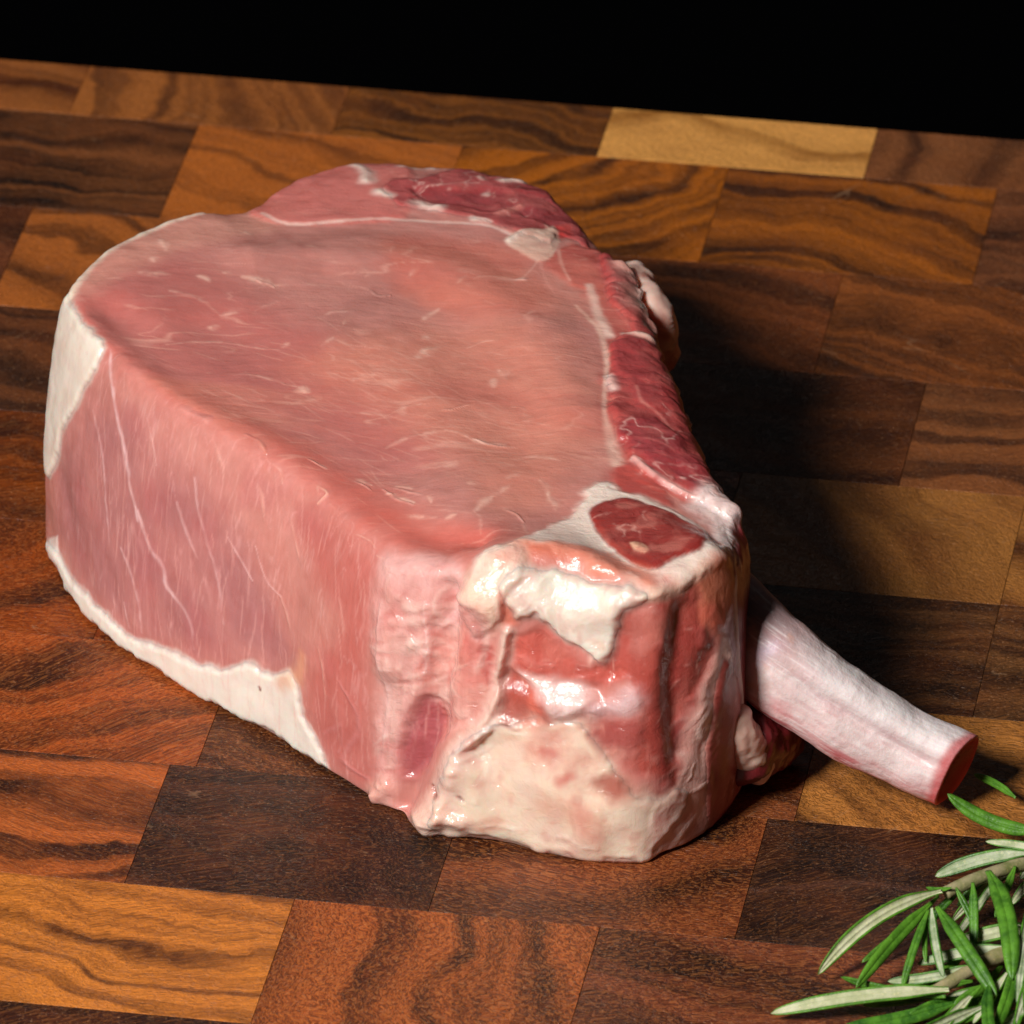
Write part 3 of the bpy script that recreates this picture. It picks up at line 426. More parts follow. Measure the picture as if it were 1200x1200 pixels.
["line","vein",[[-10.1,-8.9,52.2],[-9.4,-7.8,52.2],[-8.6,-7.0,52.2]],[0.27,0.47,0.2],[242,190,172],0.595,1.3,0.94,0.05,0.7],
["line","vein",[[-6.3,-7.4,52.1],[-1.7,-6.6,52.0],[3.0,-7.6,52.0]],[0.16,0.28,0.12],[242,190,172],0.51,1.3,0.94,0.05,0.7],
["line","vein",[[0.7,-7.2,52.0],[2.2,-6.7,52.0],[3.7,-6.6,52.0]],[0.22,0.38,0.16],[242,190,172],0.68,1.3,0.94,0.05,0.7],
["line","vein",[[2.2,-21.8,52.2],[3.2,-20.1,52.2],[4.4,-19.0,52.1]],[0.22,0.38,0.16],[242,190,172],0.595,1.3,0.94,0.05,0.7],
["line","vein",[[-16.7,-35.6,52.6],[-15.4,-33.4,52.6],[-13.5,-31.7,52.5]],[0.49,0.85,0.35],[242,190,172],0.765,1.3,0.94,0.05,0.7],
["line","vein",[[-16.0,-28.8,52.5],[-15.7,-28.3,52.5],[-15.3,-27.9,52.5]],[0.27,0.47,0.2],[242,190,172],0.68,1.3,0.94,0.05,0.7],
["line","vein",[[-8.4,-31.1,52.4],[-5.7,-29.9,52.4],[-2.8,-29.6,52.3]],[0.16,0.28,0.12],[242,190,172],0.51,1.3,0.94,0.05,0.7],
["line","vein",[[-2.4,-39.4,52.4],[-1.7,-41.0,52.4],[-1.3,-43.2,52.5]],[0.44,0.75,0.31],[242,190,172],0.68,1.3,0.94,0.05,0.7],
["line","vein",[[-3.6,-43.2,52.5],[-3.3,-44.7,52.5],[-3.0,-46.2,52.5]],[0.44,0.75,0.31],[242,190,172],0.68,1.3,0.94,0.05,0.7],
["line","vein",[[-10.0,-41.9,52.6],[-8.7,-40.9,52.5],[-7.3,-40.8,52.5]],[0.16,0.28,0.12],[242,190,172],0.595,1.3,0.94,0.05,0.7],
["line","vein",[[-27.7,-44.0,52.9],[-26.0,-42.8,52.8],[-24.3,-42.4,52.8]],[0.38,0.66,0.27],[242,190,172],0.51,1.3,0.94,0.05,0.7],
["line","vein",[[-38.2,-46.3,53.1],[-37.1,-46.4,53.1],[-35.9,-46.9,53.1]],[0.38,0.66,0.27],[242,190,172],0.51,1.3,0.94,0.05,0.7],
["line","vein",[[-37.4,-49.8,53.1],[-35.9,-49.0,53.1],[-34.4,-49.0,53.0]],[0.55,0.94,0.39],[242,190,172],0.34,1.3,0.94,0.05,0.7],
["line","vein",[[-27.1,-54.1,52.9],[-24.8,-54.4,52.9],[-22.5,-55.8,52.9]],[0.16,0.28,0.12],[242,190,172],0.425,1.3,0.94,0.05,0.7],
["line","vein",[[-22.5,-55.8,52.9],[-18.5,-53.7,52.8],[-14.5,-53.0,52.8]],[0.16,0.28,0.12],[242,190,172],0.425,1.3,0.94,0.05,0.7],
["line","vein",[[-0.1,-53.3,52.6],[1.7,-54.0,52.5],[3.2,-55.6,52.5]],[0.16,0.28,0.12],[242,190,172],0.425,1.3,0.94,0.05,0.7],
["line","vein",[[2.2,-56.3,52.6],[2.7,-58.2,52.6],[3.0,-60.3,52.6]],[0.33,0.56,0.24],[242,190,172],0.425,1.3,0.94,0.05,0.7],
["line","vein",[[-21.7,-66.5,53.0],[-18.4,-64.3,53.0],[-15.0,-63.8,52.9]],[0.27,0.47,0.2],[242,190,172],0.425,1.3,0.94,0.05,0.7],
["line","vein",[[-15.0,-63.8,52.9],[-13.4,-62.7,52.9],[-11.7,-62.4,52.8]],[0.38,0.66,0.27],[242,190,172],0.68,1.3,0.94,0.05,0.7],
["line","vein",[[-11.7,-62.4,52.8],[-9.1,-63.6,52.8],[-6.7,-66.0,52.8]],[0.22,0.38,0.16],[242,190,172],0.595,1.3,0.94,0.05,0.7],
["line","vein",[[-6.7,-66.0,52.8],[-5.5,-66.1,52.8],[-4.3,-66.7,52.8]],[0.33,0.56,0.24],[242,190,172],0.765,1.3,0.94,0.05,0.7],
["line","vein",[[-4.3,-66.7,52.8],[-1.6,-66.7,52.7],[1.0,-67.8,52.7]],[0.22,0.38,0.16],[242,190,172],0.595,1.3,0.94,0.05,0.7],
["line","vein",[[-14.1,-75.8,53.0],[-11.6,-74.3,53.0],[-9.0,-74.0,52.9]],[0.22,0.38,0.16],[242,190,172],0.425,1.3,0.94,0.05,0.7],
["line","vein",[[-11.2,-75.3,53.0],[-10.4,-75.1,53.0],[-9.6,-74.8,53.0]],[0.38,0.66,0.27],[242,190,172],0.51,1.3,0.94,0.05,0.7],
["line","vein",[[-26.7,-77.2,52.6],[-25.8,-77.9,52.6],[-24.9,-78.9,52.7]],[0.22,0.38,0.16],[242,190,172],0.68,1.3,0.94,0.05,0.7],
["line","vein",[[-35.8,-70.0,52.3],[-32.6,-72.8,52.3],[-29.7,-76.6,52.2]],[0.16,0.28,0.12],[242,190,172],0.425,1.3,0.94,0.05,0.7],
["line","vein",[[-28.0,-75.7,52.5],[-26.7,-76.6,52.6],[-25.6,-78.0,52.7]],[0.22,0.38,0.16],[242,190,172],0.765,1.3,0.94,0.05,0.7],
["line","vein",[[-22.3,-82.4,52.7],[-19.4,-84.2,52.9],[-16.9,-86.7,52.9]],[0.22,0.38,0.16],[242,190,172],0.765,1.3,0.94,0.05,0.7],
["line","vein",[[-14.8,-85.3,53.0],[-14.3,-86.5,53.0],[-14.1,-87.8,53.0]],[0.22,0.38,0.16],[242,190,172],0.51,1.3,0.94,0.05,0.7],
["line","vein",[[-20.5,-80.2,53.0],[-19.1,-80.8,53.0],[-17.8,-81.7,53.0]],[0.22,0.38,0.16],[242,190,172],0.68,1.3,0.94,0.05,0.7],
["line","vein",[[-20.4,-90.3,52.2],[-16.7,-90.5,52.6],[-13.2,-91.9,52.9]],[0.27,0.47,0.2],[242,190,172],0.51,1.3,0.94,0.05,0.7],
["line","vein",[[-11.5,-93.4,53.0],[-10.6,-93.2,53.1],[-9.6,-93.1,53.2]],[0.33,0.56,0.24],[242,190,172],0.595,1.3,0.94,0.05,0.7],
["line","vein",[[-5.9,-91.9,53.3],[-4.7,-89.4,53.2],[-3.3,-87.6,53.1]],[0.38,0.66,0.27],[242,190,172],0.68,1.3,0.94,0.05,0.7],
["line","vein",[[-3.3,-87.6,53.1],[-1.9,-84.8,53.0],[-0.3,-82.4,52.9]],[0.27,0.47,0.2],[242,190,172],0.51,1.3,0.94,0.05,0.7],
["line","vein",[[-0.8,-80.5,52.9],[0.3,-79.5,52.9],[1.4,-78.7,52.8]],[0.38,0.66,0.27],[242,190,172],0.51,1.3,0.94,0.05,0.7],
["line","vein",[[-7.4,-82.5,53.0],[-6.9,-82.5,53.0],[-6.2,-82.9,53.0]],[0.38,0.66,0.27],[242,190,172],0.51,1.3,0.94,0.05,0.7],
["line","vein",[[-1.2,-91.2,53.2],[-0.0,-92.2,53.2],[0.8,-93.7,53.3]],[0.22,0.38,0.16],[242,190,172],0.595,1.3,0.94,0.05,0.7],
["line","vein",[[1.8,-96.5,53.4],[2.4,-99.0,53.7],[2.9,-102.1,54.1]],[0.16,0.28,0.12],[242,190,172],0.425,1.3,0.94,0.05,0.7],
["line","vein",[[-6.5,-92.3,53.4],[-5.7,-95.8,53.5],[-5.6,-99.8,53.7]],[0.16,0.28,0.12],[242,190,172],0.34,1.3,0.94,0.05,0.7],
["line","vein",[[5.2,-81.3,52.8],[5.7,-83.9,52.8],[5.9,-86.5,52.9]],[0.33,0.56,0.24],[242,190,172],0.595,1.3,0.94,0.05,0.7],
["line","vein",[[5.9,-86.5,52.9],[6.8,-88.7,52.9],[7.3,-91.2,52.9]],[0.38,0.66,0.27],[242,190,172],0.595,1.3,0.94,0.05,0.7],
["line","vein",[[1.4,-71.9,52.8],[5.2,-72.1,52.7],[8.8,-74.1,52.7]],[0.27,0.47,0.2],[242,190,172],0.51,1.3,0.94,0.05,0.7],
["line","vein",[[-7.6,-52.8,52.7],[-4.3,-52.0,52.6],[-0.8,-52.5,52.6]],[0.11,0.19,0.08],[242,190,172],0.34,1.3,0.94,0.05,0.7],
["line","vein",[[1.4,-74.5,52.8],[3.7,-73.3,52.7],[5.9,-73.0,52.7]],[0.16,0.28,0.12],[242,190,172],0.425,1.3,0.94,0.05,0.7],
["line","vein",[[6.1,16.6,51.2],[6.6,14.4,51.3],[6.9,12.1,51.3]],[0.27,0.47,0.2],[242,190,172],0.68,1.3,0.94,0.05,0.7],
["line","vein",[[-33.7,-21.6,52.7],[-31.9,-20.4,52.7],[-29.9,-20.0,52.6]],[0.22,0.38,0.16],[242,190,172],0.425,1.3,0.94,0.05,0.7],
["line","vein",[[-32.0,-29.8,52.8],[-33.1,-30.9,52.8],[-34.2,-32.2,52.8]],[0.27,0.47,0.2],[242,190,172],0.425,1.3,0.94,0.05,0.7],
["line","vein",[[-29.9,-24.8,52.7],[-29.4,-23.2,52.7],[-28.8,-22.0,52.6]],[0.22,0.38,0.16],[242,190,172],0.425,1.3,0.94,0.05,0.7],
["line","vein",[[-72.4,-32.1,51.7],[-71.4,-37.3,47.4],[-70.2,-41.3,42.6],[-68.7,-45.7,36.4],[-68.0,-48.1,31.6],[-66.7,-50.9,27.1]],[0.24,0.39,0.39,0.47,0.31,0.31],[240,200,200],0.7,1.3,0.63,0.1,0.4],
["line","vein",[[-66.7,-50.5,28.6],[-64.4,-54.7,24.0],[-61.7,-58.5,21.8],[-61.2,-59.5,19.0],[-59.6,-61.5,17.5],[-57.0,-64.6,15.0],[-56.2,-65.9,9.6]],[0.31,0.39,0.55,0.47,0.31,0.31,0.24],[240,200,200],0.7,1.3,0.63,0.1,0.4],
["line","vein",[[-74.9,-33.8,40.2],[-74.2,-35.9,37.9],[-73.1,-39.5,32.9],[-72.7,-42.2,25.6],[-71.9,-44.9,18.4]],[0.24,0.31,0.24,0.24,0.16],[238,195,195],0.5,1.4,0.63,0.1,0.4],
["line","vein",[[-69.7,-48.1,19.4],[-67.6,-51.5,16.1],[-66.3,-53.8,11.2],[-66.1,-54.5,6.3]],[0.24,0.31,0.31,0.24],[238,195,195],0.5,1.4,0.63,0.1,0.4],
["line","vein",[[-59.3,-58.7,35.1],[-58.0,-60.9,31.9],[-55.8,-64.1,27.4]],[0.31,0.39,0.24],[238,195,195],0.5,1.4,0.63,0.1,0.4],
["line","vein",[[-56.0,-60.6,41.3],[-54.9,-63.5,34.4],[-53.0,-66.7,29.3],[-51.4,-69.4,23.9],[-50.7,-71.0,17.9]],[0.24,0.24,0.31,0.31,0.24],[238,195,195],0.5,1.4,0.63,0.1,0.4],
["line","vein",[[-65.3,-46.8,47.3],[-63.7,-50.9,42.8],[-63.2,-52.7,39.4]],[0.16,0.24,0.16],[236,190,188],0.6,0.8,0.31,0.1,0.4],
["line","vein",[[-49.8,-68.9,34.1],[-47.2,-72.3,30.8],[-45.5,-74.4,28.5]],[0.16,0.24,0.16],[236,190,188],0.6,0.8,0.31,0.1,0.4],
["line","vein",[[-44.8,-73.5,35.0],[-42.9,-76.5,29.8],[-40.3,-79.7,28.2]],[0.16,0.16,0.16],[236,190,188],0.5,0.8,0.31,0.1,0.4],
["line","vein",[[-71.4,-47.5,6.7],[-71.7,-47.5,3.1]],[0.16,0.16],[236,190,188],0.5,0.8,0.31,0.1,0.4],
["line","vein",[[-69.1,-50.3,10.1],[-68.4,-51.7,5.6]],[0.16,0.24],[236,190,188],0.6,0.8,0.31,0.1,0.4],
["line","vein",[[-35.0,-77.1,49.9],[-32.6,-80.3,50.0],[-33.9,-80.8,47.8]],[0.24,0.24,0.24],[240,185,165],0.6,0.8,0.31,0.3,0.3],
["line","rough",[[-47.2,-62.8,52.0],[-44.8,-65.3,51.8],[-43.3,-68.0,50.8]],[0.39,0.47,0.31],[226,150,130],0.6,0.8,0.47,0.5,0.3],
["line","rough",[[-58.7,-52.7,51.1],[-54.1,-57.2,51.6]],[0.78,0.94],[228,160,150],0.5,0.8,0.94,0.3,0.3],
["line","glint",[[-59.0,-52.4,50.9],[-56.3,-55.0,51.4],[-53.8,-57.9,51.2]],[0.16,0.25,0.11],[240,186,172],0.35,1.4,0.78,0.12,0.5],  # raised wet fibres, their glints also painted in as a pale colour
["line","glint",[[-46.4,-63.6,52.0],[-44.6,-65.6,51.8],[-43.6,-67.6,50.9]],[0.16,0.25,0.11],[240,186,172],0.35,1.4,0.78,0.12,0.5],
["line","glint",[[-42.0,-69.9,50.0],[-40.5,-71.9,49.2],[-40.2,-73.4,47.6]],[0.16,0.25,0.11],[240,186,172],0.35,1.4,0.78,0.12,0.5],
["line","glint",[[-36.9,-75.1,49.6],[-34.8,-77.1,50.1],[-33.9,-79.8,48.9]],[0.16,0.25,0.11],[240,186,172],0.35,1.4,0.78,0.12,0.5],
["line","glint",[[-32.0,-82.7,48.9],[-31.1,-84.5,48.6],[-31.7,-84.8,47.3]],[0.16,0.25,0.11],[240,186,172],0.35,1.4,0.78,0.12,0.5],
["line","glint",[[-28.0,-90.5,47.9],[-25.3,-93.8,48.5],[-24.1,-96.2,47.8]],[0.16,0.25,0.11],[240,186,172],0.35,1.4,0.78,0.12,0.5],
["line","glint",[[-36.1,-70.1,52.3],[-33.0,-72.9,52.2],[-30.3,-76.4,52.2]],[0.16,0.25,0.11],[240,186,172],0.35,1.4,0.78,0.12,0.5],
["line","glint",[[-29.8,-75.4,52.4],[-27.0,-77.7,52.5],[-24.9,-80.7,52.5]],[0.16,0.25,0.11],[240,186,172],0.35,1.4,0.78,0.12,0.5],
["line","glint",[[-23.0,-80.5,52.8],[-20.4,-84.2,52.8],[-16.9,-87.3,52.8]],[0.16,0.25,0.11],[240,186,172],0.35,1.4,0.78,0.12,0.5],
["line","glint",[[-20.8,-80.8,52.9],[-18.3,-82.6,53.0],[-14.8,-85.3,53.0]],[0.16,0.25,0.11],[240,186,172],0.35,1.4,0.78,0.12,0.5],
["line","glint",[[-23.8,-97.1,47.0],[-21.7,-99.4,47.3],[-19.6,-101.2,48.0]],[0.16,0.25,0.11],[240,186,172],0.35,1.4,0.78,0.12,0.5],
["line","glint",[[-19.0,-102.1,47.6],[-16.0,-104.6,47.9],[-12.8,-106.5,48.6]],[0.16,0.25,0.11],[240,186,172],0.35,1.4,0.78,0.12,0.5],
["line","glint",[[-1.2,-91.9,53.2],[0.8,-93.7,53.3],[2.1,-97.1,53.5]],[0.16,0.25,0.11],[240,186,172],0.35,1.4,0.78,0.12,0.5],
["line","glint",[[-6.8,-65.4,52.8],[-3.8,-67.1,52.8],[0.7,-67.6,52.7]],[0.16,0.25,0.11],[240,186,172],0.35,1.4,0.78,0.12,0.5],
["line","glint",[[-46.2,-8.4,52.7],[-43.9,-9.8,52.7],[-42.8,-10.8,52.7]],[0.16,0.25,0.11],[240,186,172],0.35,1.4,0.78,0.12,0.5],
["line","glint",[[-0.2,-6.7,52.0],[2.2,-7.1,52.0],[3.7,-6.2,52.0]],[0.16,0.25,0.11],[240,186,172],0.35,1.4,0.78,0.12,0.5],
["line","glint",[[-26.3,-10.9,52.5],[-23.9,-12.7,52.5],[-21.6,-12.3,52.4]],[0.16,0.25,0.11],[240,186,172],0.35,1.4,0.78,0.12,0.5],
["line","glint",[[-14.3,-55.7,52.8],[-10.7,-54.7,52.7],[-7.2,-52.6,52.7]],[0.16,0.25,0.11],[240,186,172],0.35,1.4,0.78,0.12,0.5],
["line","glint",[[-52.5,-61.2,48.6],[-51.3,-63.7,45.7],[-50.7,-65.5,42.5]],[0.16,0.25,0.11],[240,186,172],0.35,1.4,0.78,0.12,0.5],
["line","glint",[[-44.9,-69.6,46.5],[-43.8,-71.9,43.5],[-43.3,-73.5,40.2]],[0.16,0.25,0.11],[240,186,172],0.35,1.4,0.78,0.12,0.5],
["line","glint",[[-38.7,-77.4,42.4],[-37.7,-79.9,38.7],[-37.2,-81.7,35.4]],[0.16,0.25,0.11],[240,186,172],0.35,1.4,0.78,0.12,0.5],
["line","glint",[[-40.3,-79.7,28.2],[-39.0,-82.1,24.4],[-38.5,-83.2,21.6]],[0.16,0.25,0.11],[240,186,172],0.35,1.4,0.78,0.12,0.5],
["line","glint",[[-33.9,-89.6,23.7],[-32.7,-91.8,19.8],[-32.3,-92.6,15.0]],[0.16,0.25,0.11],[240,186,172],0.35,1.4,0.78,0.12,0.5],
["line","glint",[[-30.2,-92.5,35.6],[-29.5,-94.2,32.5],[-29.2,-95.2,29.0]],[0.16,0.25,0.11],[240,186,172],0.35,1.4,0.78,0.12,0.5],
["line","vein",[[23.2,-120.9,45.0],[31.0,-116.4,43.5]],[0.12,0.24],[215,140,130],0.55,0.9,0.63,0.1,0.4],
["line","vein",[[22.6,-121.6,37.8],[30.7,-117.4,36.9]],[0.12,0.24],[215,140,130],0.55,0.9,0.63,0.1,0.4],
["line","vein",[[27.7,-118.7,47.5],[28.5,-118.7,43.7]],[0.35,0.71],[215,140,130],0.55,0.9,0.63,0.1,0.4],
["line","vein",[[14.7,-118.5,37.6],[5.9,-115.1,37.5]],[0.12,0.24],[215,140,130],0.55,0.9,0.63,0.1,0.4],
["line","vein",[[24.9,-121.8,27.7],[29.3,-118.8,34.4]],[0.16,0.31],[215,140,130],0.55,0.9,0.63,0.1,0.4],
["line","vein",[[33.7,-114.7,32.1],[31.2,-117.4,23.3]],[0.2,0.39],[215,140,130],0.55,0.9,0.63,0.1,0.4]
]

BONE = [[32.06,-83.18,30.5,9.0,7.6],[38.93,-91.46,29.0,9.2,7.2],[45.23,-97.12,26.0,8.5,6.6],[53.39,-100.28,20.5,7.8,6.1],[61.6,-101.68,15.5,7.3,5.8],[69.79,-103.15,11.4,6.9,5.6],[77.79,-105.06,8.6,7.0,5.6]]
LUMP = [[20.69,9.24,46.0,2.6],[23.08,-1.19,46.0,4.0],[24.89,-6.55,44.0,4.4],[26.21,-4.59,38.0,3.6],[27.59,0.31,30.0,2.6]]
FLAP = [[38.15,-106.61,22.0,3.0],[40.06,-104.99,15.0,3.6],[42.3,-102.0,8.0,3.2],[43.3,-100.39,3.2,2.4]]
FLESH = [[37.17,-102.56,13.0,8],[44.1,-94.24,8.0,6.5],[48.35,-87.59,4.0,3.8],[50.83,-85.09,2.5,2.2]]
SPRIG_A = {"stem":[[73.78,-147.23,10.0,1.1],[79.97,-143.88,11.0,1.2],[87.43,-139.44,11.0,1.4],[100.95,-131.67,10.0,1.7]],"leaves":[[[72.99,-148.29,11.0],[51.78,-162.2,3.0],2.74,1,1],[[71.34,-150.51,10.0],[58.14,-166.44,3.0],2.41,0,1],[[70.68,-152.69,10.0],[65.97,-164.83,2.0],1.43,0,1],[[71.2,-153.73,11.0],[72.89,-166.29,5.0],1.65,1,1],[[70.72,-152.18,9.0],[70.13,-159.92,4.0],0.99,0,0],[[72.0,-154.78,12.0],[81.54,-172.08,5.0],2.63,0,1],[[80.94,-146.49,14.0],[84.16,-169.89,7.0],3.29,0,2],[[81.59,-140.62,10.0],[76.08,-143.61,5.0],1.43,0,0],[[88.1,-139.35,13.0],[72.4,-138.83,8.0],2.63,3,1],[[89.91,-134.28,9.0],[74.96,-146.93,4.0],2.19,1,1],[[91.64,-141.85,12.0],[84.94,-173.68,4.0],2.19,1,2],[[94.75,-137.7,12.0],[85.26,-143.01,5.0],1.97,1,0],[[74.68,-148.79,12.0],[70.5,-145.61,10.0],0.77,0,0],[[93.08,-140.94,14.0],[95.36,-159.21,5.0],2.63,0,2],[[97.57,-138.15,14.0],[102.85,-153.78,5.0],2.63,0,2],[[91.73,-139.33,13.0],[107.01,-126.53,12.0],2.63,0,1],[[72.66,-146.73,9.0],[59.42,-157.63,2.5],1.65,0,1],[[77.07,-144.48,10.0],[68.6,-150.81,3.0],1.43,0,1],[[78.36,-147.13,12.0],[78.17,-157.19,4.0],1.65,0,1],[[83.31,-141.16,10.0],[75.27,-150.77,3.0],1.54,1,1],[[85.83,-141.88,12.0],[82.13,-150.3,7.0],1.43,0,0],[[75.49,-147.18,11.0],[79.72,-153.91,5.0],1.32,0,1],[[88.76,-140.73,13.0],[88.89,-158.13,6.0],2.19,0,1]]}
SPRIG_B = {"stem":[[69.82,-169.03,3.0,1.0],[79.39,-161.98,5.0,1.3],[87.51,-156.79,6.0,1.6],[101.53,-150.18,7.0,1.9]],"leaves":[[[73.52,-171.57,6.0],[43.64,-172.92,2.0],2.96,1,1],[[74.77,-170.86,3.0],[55.29,-176.56,1.5],2.63,0,0],[[78.93,-173.71,4.0],[63.65,-183.06,1.5],2.63,1,0],[[72.95,-172.13,5.0],[55.75,-160.63,1.5],1.76,0,0],[[79.29,-163.55,6.0],[63.6,-162.71,2.0],1.97,1,0],[[83.74,-159.74,7.0],[68.75,-158.9,3.0],2.19,1,0],[[87.65,-152.97,7.0],[75.42,-153.7,4.0],2.85,1,0],[[80.51,-168.87,6.0],[81.38,-190.47,3.0],2.19,0,1],[[79.02,-170.21,6.0],[74.37,-173.21,4.0],1.54,0,0],[[84.95,-165.09,7.0],[80.83,-180.05,3.0],2.19,0,1],[[87.94,-162.4,7.0],[87.72,-185.24,3.0],2.63,0,1],[[83.08,-160.39,4.0],[73.07,-178.54,2.0],2.63,0,0],[[77.57,-171.31,5.0],[70.88,-179.87,2.0],1.97,1,0],[[90.25,-158.59,8.0],[84.51,-177.4,3.0],2.41,1,1],[[88.81,-158.6,8.0],[83.35,-152.77,6.0],2.19,1,0],[[75.54,-169.53,3.0],[66.11,-173.86,1.5],1.97,0,0],[[81.33,-168.72,2.5],[70.55,-169.87,1.5],2.41,0,0],[[86.42,-166.81,3.0],[76.18,-172.49,1.5],2.63,0,0],[[86.9,-172.11,3.0],[78.67,-181.67,1.5],2.63,1,0],[[76.79,-156.16,3.0],[67.86,-164.57,1.5],1.76,0,0],[[92.28,-161.27,8.0],[94.12,-185.2,3.0],2.63,0,1],[[72.01,-168.22,3.0],[59.08,-169.41,1.5],1.54,0,0],[[77.82,-165.76,4.0],[66.31,-167.77,1.5],1.65,0,0],[[80.83,-161.97,5.0],[71.54,-162.13,2.0],1.65,0,0],[[84.5,-159.5,6.0],[76.68,-159.41,2.5],1.65,0,0],[[83.49,-166.2,6.0],[77.42,-176.67,2.5],1.76,1,0],[[86.58,-161.94,5.0],[83.72,-179.8,2.0],1.65,0,1],[[78.91,-174.8,3.0],[67.38,-178.33,1.5],1.87,0,0],[[85.82,-164.15,3.0],[73.54,-166.67,1.5],1.76,1,0]]}
SPRIG_C = {"stem":[[93.53,-122.24,5.0,1.0],[101.86,-116.81,6.0,1.2],[112.54,-109.91,7.0,1.6]],"leaves":[[[91.43,-124.32,8.0],[75.04,-119.94,13.0],2.63,0,-1],[[87.64,-106.57,4.0],[80.7,-98.63,4.0],1.43,0,0],[[96.99,-131.01,7.0],[81.66,-124.21,6.0],1.65,1,0],[[95.54,-124.29,8.0],[93.76,-101.27,6.0],2.41,0,1],[[97.07,-122.89,8.0],[105.74,-128.69,3.0],2.63,0,1],[[100.08,-121.47,8.0],[103.02,-95.27,5.0],2.41,0,1],[[94.11,-124.08,7.0],[87.39,-129.96,2.0],1.97,1,0]]}

# ---------------------------------------------------------------- object helpers
def link(name, data, parent=None, loc=(0, 0, 0)):
    o = bpy.data.objects.new(name, data)
    scene.collection.objects.link(o)
    o.location = loc
    if parent: o.parent = parent
    return o

def thing(o, label, cat, group=None):
    o['label'] = label; o['category'] = cat
    if group: o['group'] = group
    return o

def mesh_np(name, V, F, mats, smooth=True, cols=None, attrs=None, matidx=None):
    """V: n x 3 metres, F: m x 4 quads (tris repeat the last vertex)"""
    me = bpy.data.meshes.new(name)
    F = np.asarray(F)
    me.vertices.add(len(V)); me.vertices.foreach_set('co', np.ascontiguousarray(V, np.float32).ravel())
    tri = F[:, 3] == F[:, 2]
    cnt = np.where(tri, 3, 4)
    keep = np.ones(F.shape, bool); keep[tri, 3] = False
    me.loops.add(int(cnt.sum())); me.loops.foreach_set('vertex_index', F[keep].astype(np.int32))
    st = np.concatenate([[0], np.cumsum(cnt)[:-1]]).astype(np.int32)
    me.polygons.add(len(F)); me.polygons.foreach_set('loop_start', st)
    me.polygons.foreach_set('use_smooth', np.full(len(F), smooth))
    if matidx is not None: me.polygons.foreach_set('material_index', np.asarray(matidx, np.int32))
    me.update(calc_edges=True)
    if cols is not None:
        a = me.color_attributes.new('tint', 'FLOAT_COLOR', 'POINT')
        c4 = np.ones((len(V), 4), np.float32); c4[:, :3] = cols
        a.data.foreach_set('color', c4.ravel())
    for k, v in (attrs or {}).items():
        a = me.attributes.new(k, 'FLOAT', 'POINT')
        a.data.foreach_set('value', np.asarray(v, np.float32))
    for mt in (mats if isinstance(mats, (list, tuple)) else [mats]): me.materials.append(mt)
    return me

def outward(V, F):
    """turn a closed mesh's faces outward"""
    V = np.asarray(V, float); F = np.asarray(F)
    c = V[F].mean(1); a = np.cross(V[F[:, 2]] - V[F[:, 0]], V[F[:, 3]] - V[F[:, 1]])
    tri = F[:, 2] == F[:, 3]
    a[tri] = np.cross(V[F[tri, 1]] - V[F[tri, 0]], V[F[tri, 2]] - V[F[tri, 0]])
    vol = ((c - V.mean(0)) * a).sum()
    if vol < 0:
        G_F = F[:, ::-1].copy(); G_F[tri] = F[tri][:, [1, 0, 2, 3]]
        return G_F
    return F

def new_mat(name):
    mt = bpy.data.materials.new(name); mt.use_nodes = True
    nt = mt.node_tree
    return mt, nt, nt.nodes['Principled BSDF']

class NB:
    """small node builder"""
    def __init__(s, nt): s.nt = nt
    def n(s, t, **kw):
        x = s.nt.nodes.new(t)
        for k, v in kw.items(): setattr(x, k, v)
        return x
    def l(s, a, b): s.nt.links.new(a, b)
    def val(s, sock, v):
        if hasattr(v, 'is_linked') or hasattr(v, 'links'): s.l(v, sock)
        else: sock.default_value = v
    def math(s, op, a, b=0.0, c=None, clamp=False):
        x = s.n('ShaderNodeMath', operation=op, use_clamp=clamp)
        s.val(x.inputs[0], a); s.val(x.inputs[1], b)
        if c is not None: s.val(x.inputs[2], c)
        return x.outputs[0]
    def noise(s, vec, scale, detail=2, rough=0.5, dist=0.0, dim='3D'):
        x = s.n('ShaderNodeTexNoise', noise_dimensions=dim)
        if dim == '1D': s.val(x.inputs['W'], vec)
        else: s.l(vec, x.inputs['Vector'])
        s.val(x.inputs['Scale'], scale); s.val(x.inputs['Detail'], detail); s.val(x.inputs['Roughness'], rough); s.val(x.inputs['Distortion'], dist)
        return x.outputs['Fac']
    def vmul(s, vec, v):
        x = s.n('ShaderNodeVectorMath', operation='MULTIPLY'); s.val(x.inputs[0], vec); s.val(x.inputs[1], v)
        return x.outputs[0]
    def vadd(s, a, b):
        x = s.n('ShaderNodeVectorMath', operation='ADD'); s.val(x.inputs[0], a); s.val(x.inputs[1], b)
        return x.outputs[0]
    def smooth(s, v, a, b, lo=0.0, hi=1.0):
        x = s.n('ShaderNodeMapRange', interpolation_type='SMOOTHSTEP'); s.val(x.inputs[0], v)
        for i, q in zip((1, 2, 3, 4), (a, b, lo, hi)): s.val(x.inputs[i], q)
        return x.outputs[0]
    def mix(s, f, a, b, mode='MIX'):
        x = s.n('ShaderNodeMix', data_type='RGBA', blend_type=mode)
        s.val(x.inputs[0], f)
        for i, q in ((6, a), (7, b)):
            if isinstance(q, (tuple, list)): x.inputs[i].default_value = (*q[:3], 1)
            else: s.l(q, x.inputs[i])
        return x.outputs[2]
    def bump(s, h, dist, strength=1.0, normal=None):
        x = s.n('ShaderNodeBump'); s.l(h, x.inputs['Height']); x.inputs['Distance'].default_value = dist; s.val(x.inputs['Strength'], strength)
        if normal: s.l(normal, x.inputs['Normal'])
        return x.outputs[0]

